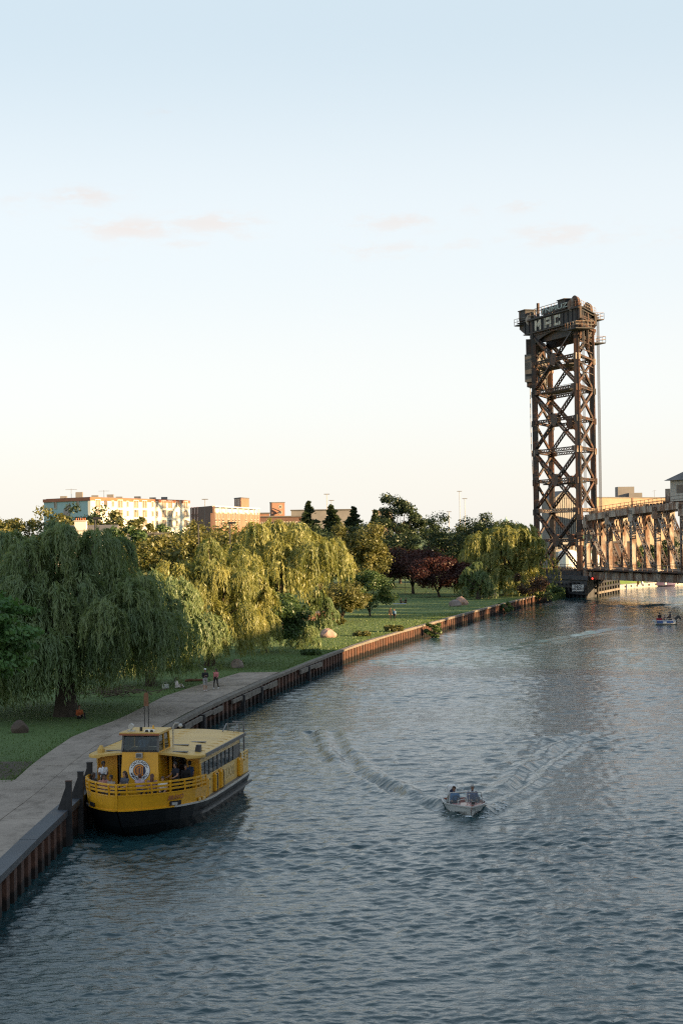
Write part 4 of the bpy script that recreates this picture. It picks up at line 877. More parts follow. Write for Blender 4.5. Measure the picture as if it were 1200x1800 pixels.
# yellow lit gap in the pier by the bank: light on two timber beams put into their colour
M['lit_and_paint_yellow'] = simple('lit_and_painted_yellow', (.52, .26, .035), 0.7, 0.25, 2)
P = onz(978, 1040, 0)
yb = empty('yellow_bumper', P, 0, 'small bumper frame at the water beside the pier, light on its beams coloured yellow', 'bumper')
for k, (dx_, z, w_) in enumerate(((0, 1.15, 1.1), (.25, 1.75, .8), (-.1, .55, .8))):
    MB().box((dx_, 0, z), (w_, .5, .3)).build('bumper_beam', M['lit_and_paint_yellow'] if k < 2 else M['timber_dark'], yb)
for dx_ in (-.5, .55): MB().tube([(dx_, .2, -1), (dx_, .2, 2.1)], .16, 8).build('post', M['timber_dark'], yb)
# ------------------------------------------------------------------ buildings
M['cream_wall'] = simple('cream_render', (.72, .70, .60), 0.9, 0.05, 0.15)
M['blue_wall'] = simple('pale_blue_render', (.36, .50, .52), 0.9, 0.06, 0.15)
M['cornice'] = simple('terracotta_cornice', (.36, .13, .07), 0.85, 0.15, 0.5)
M['brick'] = brickmat('red_brick', (.33, .145, .085), (.26, .11, .07), (.30, .25, .20))
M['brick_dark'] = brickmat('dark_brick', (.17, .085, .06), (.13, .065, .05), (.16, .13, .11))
M['brick_tan'] = brickmat('tan_brick', (.33, .24, .17), (.29, .20, .14), (.30, .26, .21))
M['grey_clad'] = simple('grey_cladding', (.20, .19, .18), 0.8, 0.15, 0.3)
M['win'] = glassmat('window_glass', (.060, .062, .065)); M['win_warm'] = glassmat('window_curtain', (.20, .14, .085), .2)
M['win_apt'] = glassmat('apartment_glass', (.30, .24, .17), .25)
M['frame'] = simple('window_frame', (.50, .46, .38), 0.7, 0.1, 1)
M['roof'] = simple('flat_roof', (.12, .115, .11), 0.95, 0.2, 0.3)
M['metal_pole'] = simple('galvanised_pole', (.20, .19, .18), 0.5, 0.15, 2, metal=.3)
class Bld:
    def __init__(s, name, label, base, cat='building', group=None):
        s.b = Vector((base[0], base[1], LZ)); s.root = empty(name, s.b, 0, label, cat, group)
    def part(s, name, mb, mat, parent=None): return mb.build(name, M[mat] if isinstance(mat, str) else mat, parent or s.root, origin=s.b if parent is None else (0, 0, 0))
    def wall(s, P, Q, z0, z1, th, mat, name='wall'):
        P, Q = Vector(P[:2] + (0,) if isinstance(P, tuple) else (P.x, P.y, 0)), Vector(Q[:2] + (0,) if isinstance(Q, tuple) else (Q.x, Q.y, 0)); d = (Q - P).normalized(); n_ = Vector((d.y, -d.x, 0))
        mb = MB(); mb.prism([(P.x, P.y), (Q.x, Q.y), (Q.x - n_.x * th, Q.y - n_.y * th), (P.x - n_.x * th, P.y - n_.y * th)], z0, z1); return s.part(name, mb, mat)
    def block(s, poly, z0, z1, mat, name='wall'):
        mb = MB(); mb.prism([(p[0], p[1]) for p in poly], z0, z1); return s.part(name, mb, mat)
    def window(s, P, Q, dist, z, w, h, mat='win', bars=1, fr='frame'):
        """on the face from P to Q (seen with P on the left): recessed pane behind a proud frame"""
        d = (Q - P).normalized(); n_ = Vector((d.y, -d.x, 0)); c = P + d * dist; ang = math.atan2(d.y, d.x)
        mb = MB(); mb.box(c + Vector((0, 0, z)) + n_ * .02, (w, .10, h), ang); wd = s.part('window', mb, mat)
        mb = MB()
        for e in (-1, 1): mb.box(c + Vector((0, 0, z)) + d * e * w / 2 + n_ * .06, (.14, .16, h + .14), ang); mb.box(c + Vector((0, 0, z + e * h / 2)) + n_ * .07, (w, .17, .14), ang)
        for k in range(bars): mb.box(c + Vector((0, 0, z)) + d * w * ((k + 1) / (bars + 1) - .5) + n_ * .06, (.10, .15, h), ang)
        mb.v = [(x - s.b.x, y - s.b.y, zz - s.b.z) for x, y, zz in mb.v]; link('frame', mb.mesh('frame', M[fr]), wd)
def P3(px, Y): p = aty(px, 930, Y); return Vector((p.x, Y, 0))
def dist_on(P, Q, px):
    """distance along P-Q of the point seen at column px"""
    for i in range(401):
        f = i / 400; p = P + (Q - P) * f; v = CMI @ (p + Vector((0, 0, 16)) - Vector((0, 0, CAMH)))
        if 600 + F * v.x / -v.z >= px: return (Q - P).length * f
    return (Q - P).length
# pale apartment block
K = P3(160, 380); Rr_ = P3(333.5, 434); Lf = P3(78, 396); Bk = Rr_ + (Lf - K)
zt_ = aty(160, 874, 380).z
ab = Bld('apartment_block', 'long cream apartment block with blue end wall and terracotta cornice', K)
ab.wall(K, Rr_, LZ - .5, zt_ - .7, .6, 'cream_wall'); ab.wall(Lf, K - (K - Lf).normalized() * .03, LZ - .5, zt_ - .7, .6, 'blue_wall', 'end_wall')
ab.block([(Lf - K) * .02 + K + (Rr_ - K) * .02, (Rr_ - K) * .985 + K + (Lf - K) * .03, Bk - (Rr_ - K) * .01, Lf + (Rr_ - K) * .01], LZ - .5, zt_ - .9, 'cream_wall', 'core')
c0 = (K + Bk) / 2
ab.block([(p - c0) * 1.012 + c0 for p in (K, Rr_, Bk, Lf)], zt_ - .68, zt_, 'cornice', 'cornice')
ab.block([(p - c0) * .97 + c0 for p in (K, Rr_, Bk, Lf)], zt_ + .02, zt_ + .1, 'roof', 'roof')
for row, zy in enumerate((885.5, 902, 918.5)):
    for px, w_, kind in ((172, 2, 'w'), (198, 1, 'n'), (211, 2, 'w'), (224, .9, 'n'), (239, 2, 'w'), (254, 1.8, 'w'), (268, 1, 'n'), (275.5, 1, 'n'), (288, 1.7, 'w'), (299, 1.7, 'w'), (310, .9, 'n'), (326, 1.8, 'w')):
        dd = dist_on(K, Rr_, px); Yw = (K + (Rr_ - K).normalized() * dd).y; z = aty(px, zy + (px - 160) * .012, Yw).z
        ab.window(K, Rr_, dd, z, 2.7 if kind == 'w' else 1.3, 1.75 if kind == 'w' else 1.3, 'win_apt', 1 if kind == 'w' else 0, 'cream_wall')
        if kind == 'w':
            n_ = Vector(((Rr_ - K).y, -(Rr_ - K).x, 0)).normalized(); p = K + (Rr_ - K).normalized() * dd; mb = MB(); mb.box(p + n_ * .1 + Vector((0, 0, z - 1.45)), (.8, .22, .4), math.atan2((Rr_ - K).y, (Rr_ - K).x)); ab.part('air_conditioner', mb, 'grey_clad')
for px in (186, 316):
    dd = dist_on(K, Rr_, px); p = K + (Rr_ - K).normalized() * dd; n_ = Vector(((Rr_ - K).y, -(Rr_ - K).x, 0)).normalized(); z = aty(px, 885.5, p.y).z; mb = MB(); mb.tube([p + n_ * .02 + Vector((0, 0, z)), p + n_ * .14 + Vector((0, 0, z))], .85, 16); ab.part('round_window', mb, 'win_warm')
for px in (99, 138): ab.window(Lf, K, dist_on(Lf, K, px), aty(px, 886.5, 388).z, 1.0, 1.7, 'win_warm', 0)
p0, p1 = dist_on(Lf, K, 113), dist_on(Lf, K, 124); dK = (K - Lf).normalized(); nK = Vector((dK.y, -dK.x, 0))
zA = aty(115, 895, 388).z; zB = aty(124, 884, 386).z
mb = MB(); mb.extr([Lf + dK * p0 + Vector((0, 0, 12)) + nK * .03, Lf + dK * p1 + Vector((0, 0, 12)) + nK * .03, Lf + dK * p1 + Vector((0, 0, zB)) + nK * .03, Lf + dK * p0 + Vector((0, 0, zA)) + nK * .03], nK * 0, nK * .08); ab.part('stair_glazing', mb, 'win')
for px, h_ in ((130, 1.2), (165, 1.0), (190, .6), (215, .9), (230, .5), (262, .7), (290, .6), (312, .8), (101, .5)):
    p = K + (Rr_ - K) * max(0, min(.96, (px - 160) / 174)) + (Lf - K) * .3 if px > 160 else K + (Lf - K) * ((160 - px) / 82)*.95 + (Rr_ - K) * .05
    mb = MB(); mb.box(p + Vector((0, 0, zt_ + .1 + h_ / 2)), (1.4, 1.2, h_)); ab.part('roof_vent', mb, 'grey_clad')
for px in (130, 226):
    p = K + (Rr_ - K) * .3 + (Lf - K) * .4 if px > 160 else K + (Lf - K) * .4; mb = MB(); mb.tube([p + Vector((0, 0, zt_)), p + Vector((0, 0, zt_ + 2.0))], .05, 5); mb.bar(p + Vector((-1.2, 0, zt_ + 1.8)), p + Vector((1.2, 0, zt_ + 1.8)), .07); ab.part('antenna', mb, 'metal_pole')
# brick loft building
K = P3(374.5, 470); Rr_ = P3(457, 530); Lf = P3(335, 500); Bk = Rr_ + (Lf - K); zt_ = aty(374, 889, 470).z
bb = Bld('brick_loft_building', 'red brick building with pale rooftop storey right of the cream apartment block', K)
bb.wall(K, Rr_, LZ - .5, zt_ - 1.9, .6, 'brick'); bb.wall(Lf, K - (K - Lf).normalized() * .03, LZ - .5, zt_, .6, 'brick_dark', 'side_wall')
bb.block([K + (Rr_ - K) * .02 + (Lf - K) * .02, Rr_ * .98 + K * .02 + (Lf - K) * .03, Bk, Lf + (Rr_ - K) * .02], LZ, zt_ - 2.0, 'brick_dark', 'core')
bb.block([K + (Rr_ - K) * .02 + (Lf - K) * .10, Rr_ * .97 + K * .03 + (Lf - K) * .10, Bk, Lf + (Rr_ - K) * .03], zt_ - 1.95, zt_ - .2, 'cream_wall', 'rooftop_storey')
for i in range(9):
    p = K + (Rr_ - K) * (.02 + .96 * i / 8); mb = MB(); mb.box(p + Vector((0, 0, zt_ - .95)), (.35, .35, 1.9)); bb.part('parapet_post', mb, 'cream_wall')
mb = MB(); mb.bar(K + Vector((0, 0, zt_ - .1)), Rr_ + Vector((0, 0, zt_ - .1)), .3, .3); bb.part('parapet_rail', mb, 'cream_wall')
for row, zy in enumerate((908.5, 920.5)):
    for i, px in enumerate((379, 385, 391.5, 401.5, 409, 414, 420, 432, 441.5, 447.5, 453)):
        dd = dist_on(K, Rr_, px); Yw = (K + (Rr_ - K).normalized() * dd).y; bb.window(K, Rr_, dd, aty(px, zy, Yw).z, 2.6 if i in (2, 3) else 1.6, 2.4, 'win_warm', 1 if i in (2, 3) else 0)
for px in (338, 343, 348):
    for zy in (900, 912): bb.window(Lf, K, dist_on(Lf, K, px), aty(px, zy, 490).z, 1.3, 2.6, 'win', 0, 'cornice')
c = K + (Rr_ - K) * .72 + (Lf - K) * .25; a_, b_ = (Rr_ - K).normalized() * 5.5, (Lf - K).normalized() * 4.5
q = [c - a_ - b_, c + a_ - b_, c + a_ + b_, c - a_ + b_]; zp = aty(433, 877, c.y).z; bb.block(q, zt_ - .2, zp, 'brick', 'stair_tower'); bb.block([(p - c) * 1.04 + c for p in q], zp, zp + .3, 'roof', 'tower_roof')
for f in (.3, .65): bb.window(q[3], q[0], (q[0] - q[3]).length * f, (zt_ + zp) / 2, 1.1, 2.2, 'win', 0)
# brick tower with fire stair
c = P3(489, 560); zt2 = aty(489, 884, 560).z
bt = Bld('brick_water_tower_house', 'lone square brick tower with dark fire stairs on the skyline', c)
q = [c + Vector((-1.8, -1.2, 0)), c + Vector((2.1, -.2, 0)), c + Vector((1.4, 4, 0)), c + Vector((-2.6, 3.2, 0))]
bt.block(q, LZ, zt2, 'brick'); bt.block([(p - c) * 1.06 + c for p in q], zt2, zt2 + .25, 'roof', 'tower_roof')
mb = MB(); 
for k in range(4): mb.bar(c + Vector((-1.7 + (k % 2) * 2.6, -1.9, zt2 - 1.6 - k * 1.1)), c + Vector((.9 - (k % 2) * 2.6, -1.7, zt2 - 2.7 - k * 1.1)), .5, .25)
bt.part('fire_stair', mb, 'black')
for z in (1.2, 3.0): bt.window(q[0], q[1], 2.6, zt2 - z, .7, .9, 'win', 0)
# low brick ranges
def lowrange(name, label, px0, px1, Yd, py, mat, dep=18, wins=0, py2=None, skew=0.0):
    P, Q = P3(px0, Yd), P3(px1, Yd + skew); z = aty((px0 + px1) / 2, py, Yd).z; b = Bld(name, label, P); d = (Q - P).normalized(); n_ = Vector((P.x + Q.x, P.y + Q.y, 0)).normalized()
    b.block([P, Q, Q + n_ * dep, P + n_ * dep], LZ - .5, z, mat); b.block([P - d * .3 - n_ * .3, Q + d * .3 - n_ * .3, Q + n_ * (dep + .3), P + n_ * (dep + .3)], z, z + .35, 'roof', 'roof')
    for i in range(wins): b.window(P, Q, (Q - P).length * (i + .5) / wins, z - 2.2, (Q - P).length / wins * .55, 1.6, 'win' if i % 3 else 'win_warm', 0)
    return b
lowrange('brick_warehouse', 'low dark red brick range beneath the lone brick tower', 452, 530, 540, 909, 'brick_dark', 20, 14)
lowrange('brick_annex', 'small brick annex left of the lone brick tower', 456, 474, 548, 903, 'brick', 10, 0)
lowrange('pale_warehouse', 'pale grey warehouse behind the tall pointed evergreen', 512, 622, 640, 897, 'grey_clad', 30, 0)
lowrange('tan_office', 'small tan building between the evergreens', 655, 690, 640, 898, 'brick_tan', 16, 4)
# house with cream chimney among the trees on the left
c = P3(142, 255); z = aty(142, 928, 255).z
hs = Bld('cottage', 'low roof with a cream chimney of small pots among the left trees', c, 'house')
mb = MB(); mb.box(c + Vector((0, 2.5, z / 2)), (9, 5, z - .6)); hs.part('wall', mb, 'cream_wall')
mb = MB(); mb.add([c + Vector((-5, -.4, z - .4)), c + Vector((5, -.4, z - .4)), c + Vector((5, 5.4, z - .4)), c + Vector((-5, 5.4, z - .4)), c + Vector((-4, 2.5, z + .4)), c + Vector((5, 2.5, z + .4))], [(0, 1, 5, 4), (1, 2, 5), (2, 3, 4, 5), (3, 0, 4), (0, 3, 2, 1)]); hs.part('roof', mb, 'roof')
zc = aty(142, 916, 255).z; mb = MB(); mb.box(c + Vector((0, .4, (z - 1 + zc) / 2)), (1.6, 1.3, zc - z + 1)); hs.part('chimney', mb, 'cream_wall')
mb = MB(); mb.box(c + Vector((0, .4, zc + .05)), (1.8, 1.5, .14)); hs.part('chimney_cap', mb, 'concrete_pale')
for k in range(5): mb = MB(); mb.tube([c + Vector((-.62 + .31 * k, .2, zc + .1)), c + Vector((-.62 + .31 * k, .2, zc + .45))], .09, 7); hs.part('chimney_pot', mb, 'cornice')
lowrange('flat_roof_shed', 'flat pale roof showing between the trees before the cream apartments', 224, 300, 300, 940, 'concrete_pale', 14, 0)
# buildings behind the bridge
tb = lowrange('tan_warehouse', 'long sunlit tan warehouse behind the lift span', 1040, 1172, 560, 874.5, 'brick_tan', 40, 0, skew=26)
P, Q = P3(1040, 560), P3(1172, 586); d = (Q - P).normalized(); zb = aty(1100, 874.5, 560).z
for i in range(11): tb.window(P, Q, (Q - P).length * (i + .5) / 11, zb - 5.3, 1.5, 2.0, 'win', 0)
pb = MB(); pc = P + d * 20.0 + Vector((0, -.06, 0)); pb.box(pc + Vector((0, 0, zb - 4)), (.7, .3, 8.5), math.atan2(d.y, d.x)); tb.part('downpipe', pb, 'brick_dark')
z2 = aty(1100, 855, 575).z; c1 = P3(1098, 582); mb = MB(); mb.box(c1 + Vector((0, 0, (zb + z2) / 2)), (5.2, 6, z2 - zb)); tb.part('roof_tower', mb, 'grey_clad')
z3 = aty(1114, 866, 575).z; c2 = P3(1115, 580); mb = MB(); mb.box(c2 + Vector((0, 0, (zb + z3) / 2)), (4.2, 5, z3 - zb)); tb.part('roof_hut', mb, 'grey_clad')
c3 = P3(1150, 584); mb = MB(); mb.tube([c3 + Vector((0, 0, zb)), c3 + Vector((0, 0, zb + 2.6))], .05, 5); mb.bar(c3 + Vector((-.6, 0, zb + 2.3)), c3 + Vector((.6, 0, zb + 2.5)), .07); tb.part('antenna', mb, 'metal_pole')
# slatted grey silo block behind the tower
P, Q = P3(974, 620), P3(1013, 640); z = aty(993, 866, 620).z; sb = Bld('grey_slatted_tower', 'tall grey slatted building seen through the lift tower', P)
sb.block([P, Q, Q + Vector((-3, 12, 0)), P + Vector((-3, 12, 0))], LZ, z - 2, 'grey_clad'); d = (Q - P).normalized()
for i in range(10): mb = MB(); mb.box(P + d * (Q - P).length * (i + .5) / 10 + Vector((0, -.15, z / 2)), (.28, .3, z - 3), math.atan2(d.y, d.x)); sb.part('slat', mb, 'cw')
mb = MB(); a_, b_ = P, Q; mb.extr([a_ + Vector((0, 0, z - 2)), b_ + Vector((0, 0, z - 2)), (a_ + b_) / 2 + d * 1 + Vector((0, 0, z + .8)), (a_ + b_) / 2 - d * 2 + Vector((0, 0, z + .8))], (0, 0, 0), (-3, 12, 0)); sb.part('gable', mb, 'cw')
lowrange('red_shed', 'dark red shed behind the left end of the lift span', 1046, 1112, 520, 954, 'brick_dark', 14, 0)
lowrange('white_shed', 'long pale grey shed low behind the lift span', 1120, 1215, 600, 934, 'grey_clad', 20, 0)
lowrange('silver_hall', 'silver grey hall seen through the foot of the tower', 965, 1020, 540, 948, 'concrete_pale', 14, 5)
# white tanks
for i, (px, py0, py1, rr, lab) in enumerate(((1037, 996, 978, 2.4, 'white storage tank behind the foot of the lift span'), (996, 992, 972, 2.6, 'white storage tank seen through the tower foot'))):
    c = P3(px, 500); z1 = aty(px, py1, 500).z; tk = empty('storage_tank', (c.x, c.y, LZ), 0, lab, 'tank', 'white tanks')
    MB().tube([(0, 0, 0), (0, 0, z1 - LZ)], rr, 20).build('shell', M['white'], tk, smooth=False); MB().ball((0, 0, z1 - LZ), (rr, rr, rr * .35), 18, 8).build('dome', M['white'], tk, smooth=True)
# masts on the skyline
for i, (px, py0, py1, Yd, lab) in enumerate(((808, 863, 920, 600, 'taller left lighting mast of the pair on the skyline'), (817, 876, 920, 600, 'shorter right lighting mast of the pair on the skyline'), (575, 868, 900, 520, 'thin lighting mast above the dark evergreens'), (583, 879, 900, 560, 'shorter thin mast right of the mast above the evergreens'), (361, 877, 892, 480, 'thin antenna mast above the brick building'), (789, 899, 915, 600, 'small lighting mast above the dark trees'))):
    c = P3(px, Yd); z1 = aty(px, py0, Yd).z; mt = empty('lighting_mast', (c.x, c.y, LZ), 0, lab, 'mast', 'thin masts on the skyline')
    MB().tube([(0, 0, 0), (0, 0, z1 - LZ)], [.16, .09], 6).build('pole', M['metal_pole'], mt); MB().bar((-.8, 0, z1 - LZ - .1), (.8, 0, z1 - LZ - .1), .22).build('lamp_head', M['metal_pole'], mt)
# park lamps
for i, (px, py, Yd, lab) in enumerate(((168, 911, 205, 'square headed dark park lamp above the big shaded willow'), (404, 919, 250, 'square headed dark park lamp before the brick building'), (349, 919, 250, 'square headed dark park lamp left of the brick building lamp'))):
    c = P3(px, Yd); z1 = aty(px, py, Yd).z; pl = empty('park_lamp', (c.x, c.y, LZ), 0, lab, 'lamp post', 'park lamps')
    MB().tube([(0, 0, 0), (0, 0, z1 - LZ)], .11, 8).build('post', M['black'], pl); MB().box((.28, 0, z1 - LZ), (1.0, .42, .28)).build('lamp_head', M['black'], pl)
t = NT('lamp_glow'); t.p.inputs['Emission Color'].default_value = (1, .75, .5, 1); t.p.inputs['Emission Strength'].default_value = .7; M['lampglow'] = t.m
for px, py, lab in ((711, 971, 'lit globe lamp over the larger plum tree'), (760, 969, 'lit globe lamp between the plum trees and the dark trees')):
    Yd = 366; P = aty(px, py, Yd); gl_ = empty('globe_lamp', (P.x, P.y, LZ), 0, lab, 'lamp post', 'lit globe lamps')
    MB().tube([(0, 0, 0), (0, 0, P.z - LZ)], .035, 7).build('post', M['black'], gl_); MB().ball((0, 0, P.z - LZ + .15), .13, 10, 7).build('globe', M['lampglow'], gl_, smooth=True)
# far dome spire on the skyline
P = P3(889, 1500); z1 = aty(889, 911, 1500).z; z0 = aty(889, 921, 1500).z; sp_ = empty('distant_spire', (P.x, P.y, LZ), 0, 'distant pale green church spire above the trees left of the tower', 'spire')
M['verdigris'] = simple('verdigris', (.26, .38, .34), 0.7, .1, .5)
MB().box((0, 0, z0 / 2), (6, 6, z0)).build('tower', M['concrete_pale'], sp_); MB().tube([(0, 0, z0), (0, 0, z0 + 1.5), (0, 0, z0 + 2.6), (0, 0, z1)], [2.6, 2.4, .7, .15], 12).build('cupola', M['verdigris'], sp_)
# dark red brick terrace beside the willows
P0 = onz(548, 1092, LZ); tr = empty('brick_terrace', (P0.x, P0.y, LZ), 0, 'low dark red brick terrace under the wide golden willow', 'terrace')
for k, (dx, dy, w_, d_, h) in enumerate(((-.4, 8, 4.4, 7, .9), (-.2, 3.4, 3.4, 1.8, .5), (0, 1.2, 3.0, 1.8, .2))): MB().box((dx, dy, h / 2), (w_, d_, h)).build('step', M['brick'], tr)
# ------------------------------------------------------------------ the west bank, right of the picture: unseen buildings and trees added to shade the near reach
def shade_block(name, label, x0, x1, y0, y1, h, mat, storeys):
    b = Bld(name, label, (x0, y0)); b.block([Vector((x0, y0, 0)), Vector((x1, y0, 0)), Vector((x1, y1, 0)), Vector((x0, y1, 0))], LZ - .5, h, mat); b.block([Vector((x0 - .3, y0 - .3, 0)), Vector((x1 + .3, y0 - .3, 0)), Vector((x1 + .3, y1 + .3, 0)), Vector((x0 - .3, y1 + .3, 0))], h, h + .4, 'roof', 'roof')
    P, Q = Vector((x0, y1, 0)), Vector((x0, y0, 0)); n = max(2, int((y1 - y0) / 9))
    for r_ in range(storeys):
        for i in range(n): b.window(P, Q, (y1 - y0) * (i + .5) / n, 4 + r_ * (h - 5) / storeys, 2.4, 2.2, 'win', 1)
shade_block('shade_loft', 'tall unseen brick building added on the opposite bank to shade the near reach', 86, 97, -110, 92, 41, 'brick', 8)
shade_block('shade_store', 'lower unseen brick building added on the opposite bank to shade the park bank', 86, 97, 92.05, 147, 26.5, 'brick_dark', 5)
for i, (x, y, h, rad) in enumerate(((93, 226, 23, 6.5), (97, 236, 25, 7), (94, 246, 26, 6.5), (98, 256, 26, 7), (95, 267, 27, 7), (97, 278, 27, 7), (96, 288, 25, 6.5))):
    broadleaf((x, y, LZ), h, rad, 700 + i, 5000, ['first', 'second', 'third', 'fourth', 'fifth', 'sixth', 'seventh', 'eighth'][i] + ' tree of the unseen row added on the opposite bank for shade', 'shade_tree', 'broad', .04, .85, 44, group='unseen trees added for shade on the opposite bank')
# green far bank with small trees behind the dock
for i, (px, Yd, h, rad, kd) in enumerate(((1120, 470, 7, 3.6, 'broad'), (1140, 480, 9.5, 4.2, 'broad'), (1158, 476, 8, 3.6, 'dark'), (1182, 482, 10, 4.4, 'dark'), (1206, 490, 9, 4.5, 'broad'), (1098, 468, 4.5, 2.6, 'gold'))):
    broadleaf(gnd(px, Yd), h, rad, 800 + i, 3500, ['bushy green tree seen under the left of the lift span', 'taller bright green tree seen through the lift span', 'dark green tree seen through the lift span', 'tall dark tree seen through the span near the right edge', 'green tree at the right edge behind the span', 'low olive shrub on the bank beside the pale dock'][i], 'far_bank_tree', kd, .02, .45, 26, group='trees behind the bridge')
# ------------------------------------------------------------------ people
def flat(name, c, rough=.8): return simple(name, c, rough, .12, 6.0)
CL = {}
def cloth(c):
    k = tuple(c)
    if k not in CL: CL[k] = simple('cloth_%02d' % len(CL), c, .9, .14, 5.0)
    return CL[k]
SKIN = {'light': simple('skin_light', (.42, .24, .16), .6, .06, 8), 'tan': simple('skin_tan', (.27, .145, .09), .6, .06, 8), 'brown': simple('skin_brown', (.12, .062, .04), .6, .06, 8)}
HAIR = {'black': simple('hair_black', (.012, .011, .011), .6, .2, 9), 'brown': simple('hair_brown', (.045, .026, .016), .6, .2, 9), 'grey': simple('hair_grey', (.30, .29, .28), .7, .2, 9), 'auburn': simple('hair_auburn', (.09, .035, .022), .6, .2, 9)}
M['eye'] = simple('eye', (.02, .018, .016), .3, .1, 9)
def joints(pose, k=0.0):
    J = dict(pel=(0, 0, .94), chest=(0, .0, 1.30), neck=(0, .01, 1.47), head=(0, -.015, 1.62))
    for s, n in ((-1, 'R'), (1, 'L')):
        J['hip' + n] = (s * .095, 0, .92); J['kn' + n] = (s * .105, -.03, .50); J['an' + n] = (s * .11, .02, .09); J['toe' + n] = (s * .125, -.14, .035)
        J['sh' + n] = (s * .185, .01, 1.40); J['el' + n] = (s * .235, .03, 1.12); J['wr' + n] = (s * .235, -.06, .88); J['fi' + n] = (s * .23, -.10, .77)
    if pose == 'walk':
        J['knR'] = (-.105, -.16, .52); J['anR'] = (-.11, -.20, .11); J['toeR'] = (-.12, -.36, .06); J['knL'] = (.10, .06, .49); J['anL'] = (.11, .26, .14); J['toeL'] = (.12, .14, .03)
        J['elL'] = (.24, -.06, 1.13); J['wrL'] = (.20, -.22, .98); J['fiL'] = (.17, -.31, .96); J['elR'] = (-.24, .10, 1.13); J['wrR'] = (-.235, .06, .88); J['fiR'] = (-.23, .03, .77)
    if pose == 'phone':
        J = dict(joints('walk')); J['elL'] = (.23, -.02, 1.12); J['wrL'] = (.10, -.22, 1.18); J['fiL'] = (.05, -.28, 1.22); J['elR'] = (-.23, -.02, 1.12); J['wrR'] = (-.08, -.22, 1.16); J['fiR'] = (-.04, -.28, 1.20)
    if pose in ('sit', 'drive'):
        for n in J: J[n] = (J[n][0], J[n][1], J[n][2] - .47)
        for s, n in ((-1, 'R'), (1, 'L')):
            J['kn' + n] = (s * .13, -.42, .48); J['an' + n] = (s * .13, -.44, .09); J['toe' + n] = (s * .14, -.60, .035)
            J['el' + n] = (s * .24, -.08, .66); J['wr' + n] = (s * .15, -.28, .58); J['fi' + n] = (s * .12, -.38, .56)
            if pose == 'drive': J['el' + n] = (s * .26, -.16, .70); J['wr' + n] = (s * .15, -.40, .80); J['fi' + n] = (s * .10, -.47, .83)
    if pose == 'ground':
        for n in J: J[n] = (J[n][0], J[n][1], J[n][2] - .84)
        for s, n in ((-1, 'R'), (1, 'L')):
            J['kn' + n] = (s * .22, -.36, .34 if s > 0 else .16); J['an' + n] = (s * .10, -.58 + (.25 if s < 0 else 0), .08); J['toe' + n] = (s * .12, -.72 + (.25 if s < 0 else 0), .04)
            J['el' + n] = (s * .26, -.06, .30); J['wr' + n] = (s * .16, -.28, .26); J['fi' + n] = (s * .13, -.37, .22)
    if pose == 'lean':
        for s, n in ((-1, 'R'), (1, 'L')): J['el' + n] = (s * .26, -.14, 1.14); J['wr' + n] = (s * .22, -.36, 1.04); J['fi' + n] = (s * .19, -.45, 1.04)
        for n in ('chest', 'neck', 'head', 'shR', 'shL'): J[n] = (J[n][0], J[n][1] - .10 * (J[n][2] - .9), J[n][2])
    if pose == 'arms':
        for s, n in ((-1, 'R'), (1, 'L')): J['el' + n] = (s * .27, .0, 1.16); J['wr' + n] = (s * .02, -.20, 1.10); J['fi' + n] = (-s * .08, -.22, 1.12)
    return J
